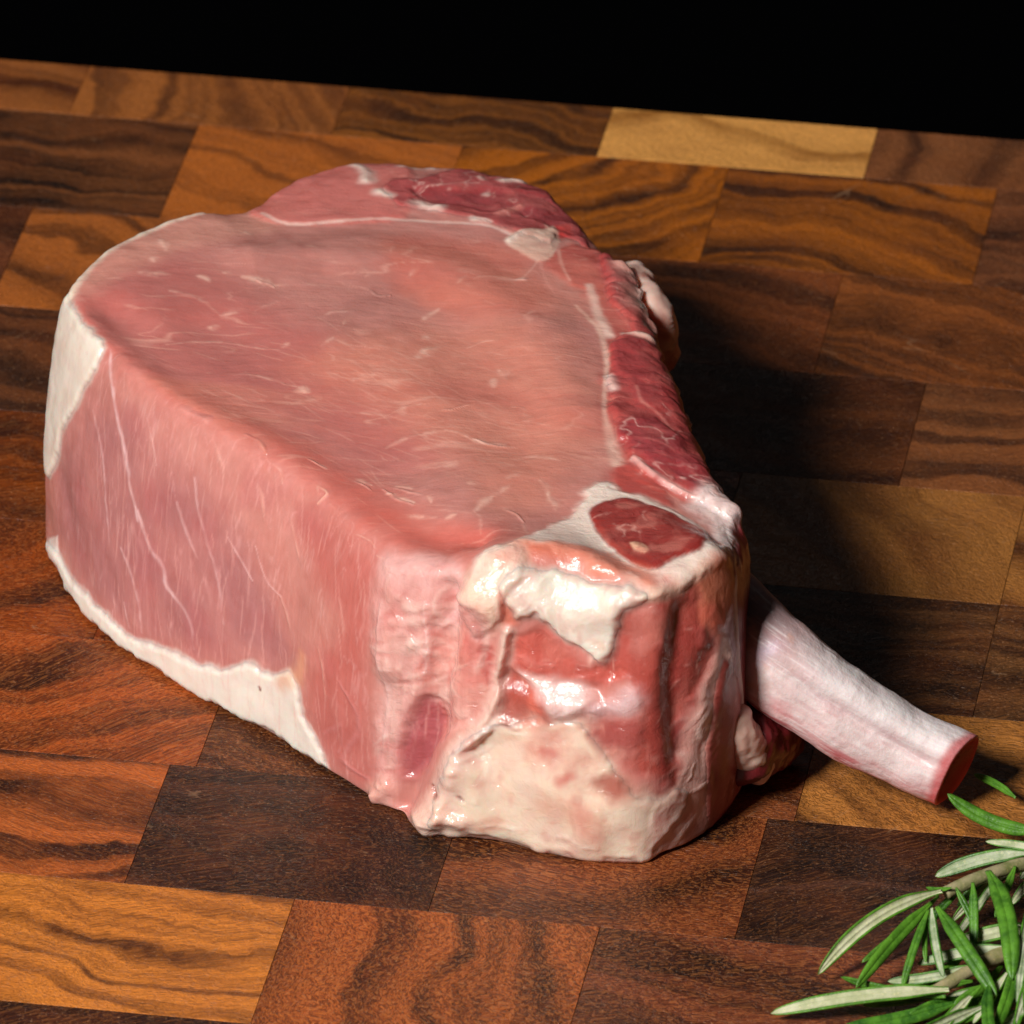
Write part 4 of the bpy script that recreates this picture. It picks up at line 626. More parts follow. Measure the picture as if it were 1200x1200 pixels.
# ---------------------------------------------------------------- materials
def wood_material():
    mt, nt, bs = new_mat('end_grain_wood'); b = NB(nt)
    tc = b.n('ShaderNodeTexCoord').outputs['Object']
    def prop(name): return b.n('ShaderNodeAttribute', attribute_type='OBJECT', attribute_name=name)
    light, dark = prop('tone_light').outputs['Color'], prop('tone_dark').outputs['Color']
    seed = prop('seed').outputs['Vector']; centre = prop('ring_centre').outputs['Vector']
    dk = prop('darkness').outputs['Fac']; freq = prop('ring_rate').outputs['Fac']; pores = prop('pore').outputs['Fac']
    p = b.vadd(tc, seed)                                            # every block is its own piece of wood
    q = b.vadd(b.vmul(tc, (1, 1, 0)), centre)
    wob = b.math('ADD', b.noise(p, 20, 2, .5), b.math('MULTIPLY', b.noise(p, 95, 3, .6), .22))
    ln = b.n('ShaderNodeVectorMath', operation='LENGTH'); b.l(q, ln.inputs[0])
    r = b.math('ADD', ln.outputs['Value'], b.math('MULTIPLY', b.math('SUBTRACT', wob, .5), .034))
    rr = b.math('MULTIPLY', r, freq)
    band = b.noise(rr, 1.0, 3, .55, dim='1D')
    bandf = b.noise(rr, 9.0, 2, .6, dim='1D')
    patch = b.noise(p, 22, 2, .5)
    v = b.math('ADD', b.math('MULTIPLY', band, .80), b.math('ADD', b.math('MULTIPLY', bandf, .12), b.math('MULTIPLY', patch, .18)))
    lo = b.math('SUBTRACT', .72, b.math('MULTIPLY', dk, .42))
    f = b.smooth(v, b.math('SUBTRACT', lo, .12), b.math('ADD', lo, .15))
    col = b.mix(b.math('MULTIPLY', f, b.smooth(b.noise(p, 45, 3, .6), .3, .6, .55, 1.0)), light, dark)
    # second broad tone
    t2 = b.noise(p, 60, 3, .6)
    col = b.mix(b.smooth(t2, .35, .75, 0, .45), col, b.mix(.5, col, (0.30, 0.075, 0.02)), 'MIX')
    # growth-following fibres and vessel flecks
    ang = b.n('ShaderNodeVectorMath', operation='NORMALIZE'); b.l(q, ang.inputs[0])
    comb = b.n('ShaderNodeCombineXYZ')
    sx = b.n('ShaderNodeSeparateXYZ'); b.l(ang.outputs[0], sx.inputs[0])
    th = b.math('ARCTAN2', sx.outputs[1], sx.outputs[0])
    b.l(b.math('MULTIPLY', r, 1900), comb.inputs[0]); b.l(b.math('MULTIPLY', b.math('MULTIPLY', th, ln.outputs['Value']), 1000), comb.inputs[1])
    pc = comb.outputs[0]
    n1 = b.noise(pc, 1.0, 2, .55, .9)
    fle = b.smooth(n1, .50, .60)
    n2 = b.noise(p, 900, 2, .6, .6)
    col = b.mix(b.math('MULTIPLY', b.smooth(n1, .38, .52, 1, 0), b.math('MULTIPLY', pores, .78)), col, b.mix(.75, col, (0.012, 0.005, 0.004)))
    col = b.mix(b.math('MULTIPLY', fle, b.math('MULTIPLY', pores, .8)), col, b.mix(.38, col, (0.60, 0.22, 0.06), 'MIX'))
    col = b.mix(b.smooth(n2, .3, .7, .0, .35), col, b.mix(.5, col, (0.03, 0.012, 0.008)))
    # sparkle on the pores, painted in as sparse bright flecks
    n3 = b.noise(p, 1900, 0, .5)
    col = b.mix(b.smooth(n3, .72, .80, 0, .6), col, b.mix(.35, col, (0.62, 0.34, 0.18)))
    for an, sdv in ((.5, 3.1), (-.9, 7.7), (1.9, 12.3)):                 # knife scratches
        vr_ = b.n('ShaderNodeVectorRotate', rotation_type='Z_AXIS'); b.l(p, vr_.inputs['Vector']); vr_.inputs['Angle'].default_value = an
        sc = b.noise(b.vmul(b.vadd(vr_.outputs[0], (sdv, 0, 0)), (1, .045, 1)), 420, 0, .5)
        thin = b.smooth(b.math('ABSOLUTE', b.math('SUBTRACT', sc, .5)), .0, .006, 1, 0)
        where = b.smooth(b.noise(b.vadd(p, (sdv, sdv, 0)), 70, 1, .5), .60, .70)
        col = b.mix(b.math('MULTIPLY', b.math('MULTIPLY', thin, where), .38), col, (.42, .24, .13))
    b.l(col, bs.inputs['Base Color'])
    b.l(b.smooth(n2, .3, .7, .27, .45), bs.inputs['Roughness'])
    bs.inputs['IOR'].default_value = 1.45
    bs.inputs['Specular IOR Level'].default_value = 0.36
    h = b.math('ADD', b.math('MULTIPLY', n1, .6), b.math('MULTIPLY', n2, .5))
    b.l(b.bump(h, .0005, 1.0), bs.inputs['Normal'])
    return mt

def meat_material(name, rough=.30, sss=.25, bump=.00014, coat=.35, fine=1.0, depth=.0017):
    mt, nt, bs = new_mat(name); b = NB(nt)
    tc = b.n('ShaderNodeTexCoord').outputs['Object']
    at = b.n('ShaderNodeAttribute', attribute_name='tint').outputs['Color']
    wet = b.n('ShaderNodeAttribute', attribute_name='wet').outputs['Fac']
    rot = b.n('ShaderNodeVectorRotate', rotation_type='Z_AXIS'); b.l(tc, rot.inputs['Vector']); rot.inputs['Angle'].default_value = .14
    nz = b.n('ShaderNodeTexNoise'); b.l(tc, nz.inputs['Vector']); nz.inputs['Scale'].default_value = 30
    warpv = b.vadd(rot.outputs[0], b.vmul(nz.outputs['Color'], (.012, .012, 0)))
    gz = b.n('ShaderNodeSeparateXYZ'); b.l(b.n('ShaderNodeNewGeometry').outputs['True Normal'], gz.inputs[0])
    fmix = b.n('ShaderNodeMix', data_type='FLOAT'); b.l(b.smooth(gz.outputs[2], .5, .8), fmix.inputs[0])
    b.l(b.noise(b.vmul(tc, (1, 1, .10)), 900, 3, .6), fmix.inputs[2]); b.l(b.noise(b.vmul(warpv, (.16, 1, 1)), 900, 3, .6), fmix.inputs[3])
    fib = fmix.outputs[0]
    mot = b.noise(tc, 260, 4, .6)
    mid = b.noise(tc, 90, 3, .6)
    cells = b.noise(tc, 1500, 2, .6)
    c = b.mix(b.smooth(fib, .35, .75, 0, .34 * fine), at, b.mix(1.0, at, (1.45, 1.55, 1.6), 'MULTIPLY'))
    c = b.mix(b.smooth(mot, .3, .62, .20, 0), c, b.mix(1.0, c, (.82, .55, .52), 'MULTIPLY'))
    c = b.mix(b.smooth(mid, .45, .8, 0, .25), c, b.mix(1.0, c, (1.12, 1.3, 1.28), 'MULTIPLY'))
    b.l(c, bs.inputs['Base Color'])
    b.l(b.math('ADD', b.math('MULTIPLY', wet, .65), coat), bs.inputs['Coat Weight'])
    bs.inputs['Subsurface Weight'].default_value = sss
    bs.inputs['Subsurface Radius'].default_value = (1.0, .48, .34)
    bs.inputs['Subsurface Scale'].default_value = depth
    bs.inputs['IOR'].default_value = 1.42
    b.l(b.smooth(mot, .3, .7, rough - .06, rough + .16), bs.inputs['Roughness'])
    b.l(b.math('SUBTRACT', .24, b.math('MULTIPLY', wet, .17)), bs.inputs['Coat Roughness'])
    h = b.math('ADD', b.math('MULTIPLY', fib, .45 * fine + .02), b.math('ADD', b.math('MULTIPLY', cells, .22), b.math('MULTIPLY', mot, .5)))
    h2 = b.math('MULTIPLY', b.noise(tc, 420, 3, .65, 1.2), b.math('MULTIPLY', wet, 1.1))
    b.l(b.bump(b.math('ADD', h, h2), bump * 2.4, .9), bs.inputs['Normal'])
    b.l(b.bump(b.math('ADD', b.math('ADD', b.math('MULTIPLY', mot, .9), b.math('MULTIPLY', fib, .35)), b.math('MULTIPLY', h2, 1.2)), .00040, 1.0), bs.inputs['Coat Normal'])
    return mt

def plain_mat(name, color, rough, spec=.5):
    mt, nt, bs = new_mat(name)
    bs.inputs['Base Color'].default_value = (*color, 1); bs.inputs['Roughness'].default_value = rough
    bs.inputs['Specular IOR Level'].default_value = spec
    return mt

def leaf_material(name, a, c, rough, spec, sc, bm, tr):
    mt, nt, bs = new_mat(name); b = NB(nt)
    tc = b.n('ShaderNodeTexCoord').outputs['Object']
    oi = b.n('ShaderNodeObjectInfo').outputs['Random']
    n1 = b.noise(tc, 350, 3, .6); n2 = b.noise(tc, 1900, 2, .6)
    col = b.mix(b.smooth(n1, .3, .7), a, c)
    col = b.mix(b.math('MULTIPLY', oi, .35), col, (c[0] * 1.5, c[1] * 1.25, c[2]))
    col = b.mix(b.smooth(n2, .55, .8, 0, .4), col, (c[0] * 1.8 + .02, c[1] * 1.5 + .02, c[2] + .03))
    b.l(col, bs.inputs['Base Color']); bs.inputs['Roughness'].default_value = rough
    bs.inputs['Specular IOR Level'].default_value = spec
    bs.inputs['Subsurface Weight'].default_value = tr; bs.inputs['Subsurface Radius'].default_value = (.6, 1, .2); bs.inputs['Subsurface Scale'].default_value = .0008
    b.l(b.bump(b.math('ADD', n2, n1), bm, .9), bs.inputs['Normal'])
    return mt

wood = wood_material()
black_cloth = plain_mat('black_cloth', (.0012, .0012, .0014), 1.0, 0.0)

# ---------------------------------------------------------------- setting: black table and black backdrop
def sheet(name, pts, mat):
    me = mesh_np(name, np.array(pts, float), [[0, 1, 2, 3]], mat, False)
    o = link(name, me); o['kind'] = 'structure'
    return o
sheet('table', [(-3, -3, -.0405), (3, -3, -.0405), (3, 2.2, -.0405), (-3, 2.2, -.0405)], black_cloth)
sheet('backdrop', [(-3, 2.2, -.0405), (3, 2.2, -.0405), (3, 2.2, 2.5), (-3, 2.2, 2.5)], black_cloth)

# ---------------------------------------------------------------- the end-grain cutting board, block by block
YAW = math.radians(9.48117)
ROW = 0.040
Y0 = 33.9003
CAMX, CAMY = 0.0, -DIST * math.cos(math.radians(29.75069))
X_LEFT, X_RIGHT, Y_FRONT, Y_BACK = -13.5, 1.2, Y0 - 2.5, Y0 + 7.526
def board_to_world(x, y):
    x, y = x * ROW, y * ROW
    c, s = math.cos(-YAW), math.sin(-YAW)
    return (CAMX + c * x - s * y, CAMY + s * x + c * y)
bx, by = (X_LEFT + X_RIGHT) / 2, (Y_FRONT + Y_BACK) / 2
wx, wy = board_to_world(bx, by)
board = link('cutting_board', None, None, (wx, wy, -.040))
board.rotation_euler = (0, 0, -YAW)
thing(board, 'end-grain wooden cutting board of brown, golden and near-black blocks under the raw chop', 'cutting board')
BL = 1.325
# per row: one known joint, then blocks named by the joint at their left: (light, dark, darkness, ring centre, ring rate, pore)
G_ = (194, 116, 54); O_ = (158, 86, 38); B_ = (122, 66, 38); R_ = (128, 58, 32); K_ = (62, 38, 32); T_ = (152, 104, 60); D1 = (62, 30, 20); D2 = (34, 20, 17); D3 = (96, 48, 26)
ROWS = {
 -3: (-7.2, {}),
 -2: (-7.75, {-7.75: ((84, 42, 28), D2, .5, (0, .2), 60, .6)}),
 -1: (-6.6, {-7.925: ((208, 126, 58), (92, 46, 26), .34, (.03, .16), 110, .55), -6.6: ((158, 82, 42), D1, .38, (.25, .03), 70, .95), -5.275: ((112, 58, 38), D2, .5, (.05, .15), 80, .9), -3.95: (B_, D2, .5, (.1, .1), 80, .8)}),
  0: (-6.02, {-8.67: ((176, 92, 46), (74, 34, 22), .5, (.0, -.13), 120, .5), -7.345: ((60, 33, 23), (13, 9, 9), .6, (.03, .09), 75, .45), -6.02: ((118, 60, 34), D1, .45, (.05, -.15), 90, .95), -4.695: ((64, 42, 34), (18, 13, 13), .6, (-.02, .2), 110, .45), -3.37: (K_, D2, .5, (0, .2), 90, .6)}),
  1: (-7.23, {-8.555: ((166, 80, 38), (70, 32, 20), .42, (-.06, .12), 90, .9), -7.23: ((104, 56, 30), D1, .45, (.1, .2), 90, .7), -5.905: (B_, D1, .4, (0, .2), 90, .8), -4.58: ((176, 116, 60), (110, 66, 36), .35, (.1, .1), 70, .75)}),
  2: (-7.9, {-9.225: ((140, 66, 32), (64, 28, 18), .42, (.1, -.12), 80, .7), -5.25: ((98, 66, 42), (46, 30, 22), .55, (.01, .3), 130, .4), -3.925: ((104, 70, 44), (46, 30, 22), .5, (.01, .3), 130, .4)}),
  3: (-5.25, {-9.225: ((136, 66, 30), (66, 30, 20), .45, (.02, .2), 100, .5), -5.25: ((160, 108, 62), (104, 62, 36), .35, (.2, .1), 50, .3), -3.925: ((160, 108, 62), (104, 62, 36), .35, (.1, .1), 60, .3)}),
  4: (-4.52, {-9.82: ((100, 58, 36), (48, 30, 24), .55, (-.02, .12), 130, .3), -8.495: ((110, 60, 30), D1, .5, (0, .1), 90, .3), -5.845: ((92, 52, 30), D1, .5, (0, .3), 90, .3), -4.52: ((132, 82, 52), (74, 46, 34), .45, (.03, .3), 120, .3)}),
  5: (-9.03, {-10.355: ((104, 58, 38), D1, .5, (.1, .1), 90, .3), -9.03: ((172, 100, 54), (108, 62, 36), .35, (.1, .14), 100, .3), -5.055: ((140, 80, 44), (56, 32, 22), .45, (.07, .16), 120, .3), -3.73: ((116, 68, 44), D1, .4, (.05, .2), 90, .3)}),
  6: (-4.43, {-9.73: ((126, 76, 46), (30, 18, 15), .52, (.004, .4), 150, .2), -8.405: ((184, 106, 56), (126, 72, 42), .28, (.1, .2), 80, .2), -7.08: ((184, 106, 48), (70, 40, 26), .42, (.12, -.12), 110, .2), -5.755: ((164, 94, 44), (66, 38, 26), .47, (.05, .17), 130, .2), -4.43: ((128, 78, 52), (58, 36, 30), .42, (-.04, .2), 100, .2)}),
  7: (-5.09, {-10.39: ((160, 98, 56), D3, .4, (.0, .3), 90, .2), -9.065: ((166, 102, 58), (120, 70, 42), .4, (.2, .05), 90, .2), -7.74: ((146, 88, 44), (76, 44, 26), .48, (.04, .14), 130, .2), -6.415: ((236, 172, 104), (210, 142, 78), .25, (.0, .3), 80, .12), -5.09: ((134, 84, 54), (96, 58, 40), .42, (.3, .01), 90, .2), -3.765: ((128, 78, 50), D1, .4, (.2, .1), 90, .2)}),
}
DEFAULTS = [(O_, D3, .4), (B_, D1, .45), (R_, D1, .4), (G_, D3, .3), (K_, D2, .5), (T_, D3, .35)]

def block_mesh(w, d, h=.040, bev=.00004, gap=.00005):
    w, d = w - gap * 2, d - gap * 2
    V, F = [], []
    lv = [(-h, 0), (-bev, 0), (-bev * .25, bev * .6), (0, bev * 1.6)]
    for z, ins in lv:
        for sx, sy in ((-1, -1), (1, -1), (1, 1), (-1, 1)):
            V.append((sx * (w / 2 - ins), sy * (d / 2 - ins), z))
    for k in range(3):
        for i in range(4):
            j = (i + 1) % 4
            F.append((k * 4 + i, k * 4 + j, k * 4 + 4 + j, k * 4 + 4 + i))
    F.append((12, 13, 14, 15)); F.append((3, 2, 1, 0))
    return mesh_np('wood_block', np.array(V), F, wood, False)

def rich(c, sat, gain):
    y = float(c @ (.2126, .7152, .0722))
    return [float(max(.002, (y + (v - y) * sat) * gain)) for v in c]
mesh_cache = {}
for row in range(-3, 8):
    y0, y1 = max(Y0 + row, Y_FRONT), min(Y0 + row + 1, Y_BACK)
    if y1 - y0 < .02: continue
    joint, table = ROWS[row]
    k0 = math.floor((X_LEFT - joint) / BL)
    k = k0
    while joint + k * BL < X_RIGHT:
        a, c = joint + k * BL, joint + (k + 1) * BL
        k += 1
        xa, xc = max(a, X_LEFT), min(c, X_RIGHT)
        if xc - xa < .05: continue
        key = (round(xc - xa, 3), round(y1 - y0, 3))
        if key not in mesh_cache: mesh_cache[key] = block_mesh((xc - xa) * ROW, (y1 - y0) * ROW)
        o = link('wood_block', mesh_cache[key], board, (((xa + xc) / 2 - bx) * ROW, ((y0 + y1) / 2 - by) * ROW, .040 + random.uniform(-.00001, .00001)))
        look = None
        for kk, vv in table.items():
            if abs(kk - a) < .08: look = vv
        if look is None:
            L, Dk, q = random.choice(DEFAULTS)
            look = (L, Dk, q, (random.uniform(-.1, .2), random.choice((-1, 1)) * random.uniform(.1, .25)), random.uniform(70, 130), .4 if row > 3 else .8)
        L, Dk, q, rc, rate, pore = look
        o['tone_light'] = rich(lin(L), 1.12 if row > 1 else 1.06, 1.12 if row > 1 else 1.24); o['tone_dark'] = rich(lin(Dk), 1.12, .62 if row > 1 else .38)
        o['darkness'] = float(q); o['ring_centre'] = [float(rc[0]), float(rc[1]), 0.0]; o['ring_rate'] = float(rate); o['pore'] = float(pore)
        o['seed'] = [random.uniform(0, 5), random.uniform(0, 5), random.uniform(0, 5)]

# ---------------------------------------------------------------- the chop
meat_mat = meat_material('raw_lean_meat', rough=.34, sss=.50, bump=.00012, coat=.48, fine=.6, depth=.0024)
fat_mat = meat_material('raw_pork_fat', rough=.36, sss=.75, bump=.00006, coat=.40, fine=.12, depth=.0030)
dark_mat = meat_material('raw_dark_muscle', rough=.34, sss=.25, bump=.00015, coat=.22, fine=.3)

NU, NS, NT, NBR = 1300, 230, 190, 8
G = meat_grid(MEAT, NU, NS, NT, NBR)
NR = len(G)
Nn = grid_normals(G)
pole = np.array(MEAT['top_pole'])
near = sstep(9, 4, np.linalg.norm(G[..., :2] - pole[:2], axis=2)) * (np.arange(NR)[:, None] > NBR + NS)
Nn = Nn * (1 - near[..., None]) + np.array([0, 0, 1.0]) * near[..., None]
V = G.reshape(-1, 3); N = Nn.reshape(-1, 3)
warp = np.stack([fbm(V, 5.0, 3, 11 + 31 * k) for k in range(3)], 1)
break_n = fbm(V, 1.6, 2, 77) * .5 + .5
fray = fbm(V, 1.2, 2, 91)
C = np.tile(lin((204, 134, 124)), (len(V), 1))
lump_n = fbm(V, 3.2, 3, 63)
big = fbm(V, 22, 3, 5)[:, None]
C = C * (1 + .12 * big)
C = C * (1 - .10 * sstep(.6, 1.0, np.abs(fbm(V, 9, 2, 9)) * 2)[:, None])
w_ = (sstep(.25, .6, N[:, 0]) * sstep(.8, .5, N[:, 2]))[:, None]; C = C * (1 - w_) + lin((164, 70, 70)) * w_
disp = .35 * fbm(V, 16, 3, 3) + .12 * fbm(V, 4, 2, 8)
wet = np.zeros(len(V))
WET = {'glint', 'rough', 'front_fat', 'front_red', 'side_strap', 'rim_cream', 'seam_fat', 'bark', 'side_lobe', 'rear_fat', 'membrane', 'fold', 'lump', 'wet_highlight', 'wet_white', 'membrane_pink', 'dark_pocket', 'cartilage', 'white_patch', 'lump_hole', 'strand', 'red_patch'}
SHELLS = {'back_fat': 'fat_cap', 'low_fat': 'fat_cap', 'cap_muscle': 'cap_muscle', 'round_muscle': 'round_muscle', 'cartilage': 'cartilage',
          'front_fat': 'fat_layer', 'side_muscle': 'side_muscle', 'back_muscle': 'back_muscle'}
shells = []
WETNESS = {'front_fat': .85, 'front_red': .6, 'side_strap': .45, 'seam_fat': .5, 'bark': .35, 'side_lobe': .3, 'membrane': .8, 'cartilage': .9}
ZONE = {'front_fat', 'front_red', 'membrane', 'membrane_pink', 'side_strap', 'cartilage', 'rim_cream'}
zone = np.zeros(len(V)); ridge_w = np.ones(len(V)); redz = np.zeros(len(V))
for op in MEAT_OPS:
    if op[0] == 'poly':
        _, name, pts, nrm, col, alpha, soft, wp, dz, tol = op
        sd = region_sd(V + warp * wp, N, pts, nrm, tol)
        sd = sd + fray * min(.30, soft * .45)
        a = alpha * sstep(-soft, soft, sd)
        if dz: disp = disp + dz * sstep(-.6, 1.3, sd)
        C = C * (1 - a[:, None]) + lin(col) * a[:, None]
        if name in WET: wet = np.maximum(wet, a * WETNESS.get(name, .9))
        if name in ('front_fat', 'front_red', 'side_strap', 'membrane', 'seam_fat', 'side_lobe'): ridge_w = ridge_w * (1 - a) + .25 * a
        elif name in WET: ridge_w = ridge_w * (1 - a) + a
        if name in ('front_red', 'red_patch', 'side_muscle', 'round_muscle'): redz = np.maximum(redz, a)
        elif name in ('front_fat', 'cartilage', 'wet_white', 'side_strap', 'seam_fat'): redz = redz * (1 - a)
        if name in ZONE: zone = np.maximum(zone, a)
        if name in ('front_red', 'front_red2', 'red_patch', 'side_lobe', 'side_muscle', 'bark'): zone = zone * (1 - .7 * a)
        if name in SHELLS: shells.append((SHELLS[name], sd, name))
    else:
        _, name, pts, wid, col, alpha, soft, wp, dz, br = op
        idx, d, al = line_field(V + warp * wp, pts, wid, 3.0)
        if not len(idx): continue
        if alpha:
            a = alpha * sstep(1 + soft, max(0, 1 - soft), d + .25 * fray[idx])
            if br: a = a * (1 - br + br * sstep(.35, .6, break_n[idx]))
            C[idx] = C[idx] * (1 - a[:, None]) + lin(col) * a[:, None]
            if name in WET: wet[idx] = np.maximum(wet[idx], a)
        if dz: disp[idx] += dz * np.exp(-1.6 * d * d) * sstep(3, 2, d) * (1 + (.9 * lump_n[idx] if name in WET or name == 'rear_fat' else 0))

# tissue mixing in the torn front block: fat and lean run into each other
za = V * [1, 1, .6] + warp * 2.0
n1 = fbm(za, 5.5, 4, 101); n2 = fbm(za, 6.5, 4, 103); n3_ = fbm(za, 2.6, 3, 105)
def blend(w, c):
    global C
    w = np.clip(w, 0, 1)[:, None]; C = C * (1 - w) + lin(c) * w
blend(.42 * sstep(.08, .55, n1) * zone, (242, 208, 194))
blend(.42 * sstep(.10, .55, n2) * zone, (208, 112, 102))
blend(.30 * sstep(.25, .6, n3_) * zone, (240, 200, 188))
blend(.25 * sstep(.2, .6, -n3_) * zone, (196, 92, 84))
# branching marbling over the lean
lean = (1 - zone) * sstep(.02, 0, wet)
for _n, sd, _k in shells: lean = lean * sstep(0, -1.5, sd)
ca_, sa_ = math.cos(.16), math.sin(.16)
topw = sstep(.55, .85, N[:, 2])
vr = np.stack([(V[:, 0] * ca_ - V[:, 1] * sa_) * .26, V[:, 0] * sa_ + V[:, 1] * ca_, V[:, 2] * .5], 1) + warp * [.4, .6, .4]
for sc_, sd_, th_, al_ in ((8.0, 201, .040, .45), (4.5, 207, .05, .34)):
    rdg = np.abs(fbm(vr, sc_, 3, sd_)); msk = sstep(.0, .35, fbm(V, sc_ * 1.6, 2, sd_ + 3))
    blend(al_ * sstep(th_, .0, rdg) * msk * lean * topw, (238, 176, 158))
blend(.40 * sstep(.1, .6, fbm(vr, 14, 3, 221)) * lean * topw, (222, 138, 116))
blend(.35 * sstep(.1, .6, fbm(vr, 10, 3, 223)) * lean * topw, (192, 92, 82))
vs = V * [1, 1, .13] + warp * [.5, .5, .2]
for sc_, sd_, th_, al_ in ((5.0, 231, .05, .30), (2.4, 237, .07, .26)):
    rdg = np.abs(fbm(vs, sc_, 3, sd_)); msk = sstep(.0, .4, fbm(V, sc_ * 2.2, 2, sd_ + 3))
    blend(al_ * sstep(th_, .0, rdg) * msk * lean * (1 - topw), (234, 176, 172))
blend(.35 * sstep(.1, .6, fbm(V, 13, 3, 241)) * lean * (1 - topw), (212, 140, 132))
blend(.30 * sstep(.1, .6, fbm(V, 11, 3, 243)) * lean * (1 - topw), (184, 100, 104))
disp += zone * (1.0 * fbm(V + warp, 10, 2, 251) + .42 * fbm(V + warp, 4.6, 1, 253))

# fine connective threads, following the cut fibres
def thread(pts, w, col, a0):
    idx, d, al = line_field(V, pts, [w] * len(pts), 2.2)
    if len(idx):
        a = a0 * sstep(1.9, .3, d) * sstep(0, .25, al) * sstep(1, .75, al)
        C[idx] = C[idx] * (1 - a[:, None]) + lin(col) * a[:, None]
        disp[idx] += .02 * a
Gd = V.reshape(NR, NU, 3)
SR0 = NBR                                   # first side ring
S_ = np.array(MEAT['stations'])
def col_of(x, y):
    T = Gd[NBR + NS - 1, :, :2]
    return int(np.argmin(((T - (x, y)) ** 2).sum(1)))
c_a = col_of(S_[1][0], S_[1][1]); c_b = col_of(S_[7][0], S_[7][1])
lo_c, hi_c = min(c_a, c_b), max(c_a, c_b)
if hi_c - lo_c > NU / 2: lo_c, hi_c = hi_c, lo_c + NU
for k in range(260):
    j = rng.integers(lo_c, hi_c); i = SR0 + rng.integers(15, NS + 6); L = rng.integers(10, 60); dr = rng.uniform(-.08, .28) * (1 if c_b > c_a else -1)
    pts = [Gd[max(SR0, i - int(L * t)), int(j + dr * L * t + 0.8 * math.sin(t * 4 + k)) % NU] for t in (0, .33, .66, 1)]
    thread(pts, rng.uniform(.13, .2), (236, 176, 168), rng.uniform(.10, .32))
free = np.ones(len(V), bool)
for _n, sd, _k in shells: free &= sd < -1
free &= wet < .1
fr = free.reshape(NR, NU)
topV = Gd[NBR + NS:, ::5][fr[NBR + NS:, ::5]]
for k in range(380):
    p = topV[rng.integers(len(topV))].copy()
    ang = math.radians(rng.normal(-6, 12) - 28 * float(sstep(20, -40, p[1])) * float(sstep(30, -10, p[0])) + 22 * float(sstep(0, 40, p[0])))
    L = rng.uniform(2, 11); pts = []
    for t in range(5):
        j = np.argmin(((topV[:, :2] - p[:2]) ** 2).sum(1)); p[2] = topV[j, 2]
        pts.append(p.copy())
        p = p + [math.cos(ang) * L / 4, math.sin(ang) * L / 4, 0]; ang += rng.normal(0, .06)
    thread(pts, rng.uniform(.10, .2), (238, 178, 160), rng.uniform(.08, .26))

capz = np.zeros(len(V))
for _n, sd, _k in shells:
    if _k in ('cap_muscle', 'back_muscle'): capz = np.maximum(capz, sstep(-3, 1, sd))
disp += capz * (.55 * fbm(V, 6.5, 2, 261) + .25 * fbm(V, 2.6, 2, 263))
cr_ = np.abs(fbm(V + warp, 6.0, 3, 265)); blend(.75 * sstep(.045, .0, cr_) * sstep(-.1, .3, fbm(V, 8, 2, 267)) * capz, (232, 176, 166))
blend(.35 * sstep(.1, .5, fbm(V + warp, 5, 3, 269)) * capz, (206, 112, 104)); blend(.35 * sstep(.1, .5, fbm(V + warp, 5, 3, 271)) * capz, (138, 42, 48))
vr3 = V * [1, 1, .3] + warp * [1.2, 1.2, .6]
blend(.50 * sstep(.1, .5, fbm(vr3, 4.0, 3, 281)) * redz, (214, 128, 114)); blend(.50 * sstep(.1, .5, fbm(vr3, 4.5, 3, 283)) * redz, (134, 38, 38))
rr3 = np.abs(fbm(vr3, 5.0, 3, 285)); blend(.55 * sstep(.05, 0, rr3) * sstep(-.05, .3, fbm(V, 7, 2, 287)) * redz, (232, 170, 156))
disp += redz * (.30 * fbm(vr3, 5.0, 2, 289) + .14 * fbm(vr3, 2.2, 2, 291))
wet = np.maximum(wet, .35 * capz)
# loose strands and folds of membrane over the torn front block
ff = np.zeros(len(V))
for _n, sd, _k in shells:
    if _k in ('front_fat', 'cartilage'): ff = np.maximum(ff, sstep(-1, 1, sd))
zg = (zone * (1 - .9 * ff)).reshape(NR, NU)
zi, zj = np.nonzero(zg[NBR:NBR + NS] > .5); zi = zi + NBR
hide = np.ones(len(V)); 
for k in range(70):
    q_i = rng.integers(len(zi)); i, j = int(zi[q_i]), int(zj[q_i]); L = rng.integers(12, 70); dr = rng.normal(-.15, .35) * (1 if c_b > c_a else -1)
    cv = rng.normal(0, 22)
    pts = [Gd[int(np.clip(i - L * t, SR0, NBR + NS + 10)), int(j + dr * L * t + cv * math.sin(t * 3.1)) % NU] for t in (0, .2, .4, .6, .8, 1)]
    w = rng.uniform(.25, .9)
    idx, d, al = line_field(V + warp * .5, pts, [w * .6] + [w] * 4 + [w * .5], 2.4)
    if not len(idx): continue
    e = sstep(0, .2, al) * sstep(1, .75, al) * zone[idx]
    pale = rng.random() < .72
    a = (rng.uniform(.12, .38) * sstep(2.0, .4, d) * e)
    C[idx] = C[idx] * (1 - a[:, None]) + lin((246, 216, 204) if pale else (196, 92, 84)) * a[:, None]
    disp[idx] += (.13 if pale else -.12) * np.exp(-1.0 * d * d) * e * (w / .5)
    wet[idx] = np.maximum(wet[idx], .9 * e * sstep(2, 1, d))
wr = fbm(V + 3 * warp, 2.2, 3, 41); disp += wet * .16 * (1 - 2 * np.abs(wr)) * ridge_w
wr2 = fbm(V + warp * 2, 5.0, 2, 55); disp += wet * .34 * wr2 * (.4 + .6 * ridge_w)
disp += (1 - wet) * .025 * fbm(V, 1.1, 2, 61)
edge_ring = np.repeat(np.clip(1 - np.abs(np.arange(NR) - (NBR + NS)) / 26.0, 0, 1), NU)
disp += .45 * edge_ring * fbm(V, 5, 3, 19)
Gd_ = disp.reshape(NR, NU)
calm = sstep(2.5, .4, np.linalg.norm(G[..., :2] - pole[:2], axis=2)) * (np.arange(NR)[:, None] > NBR + NS)
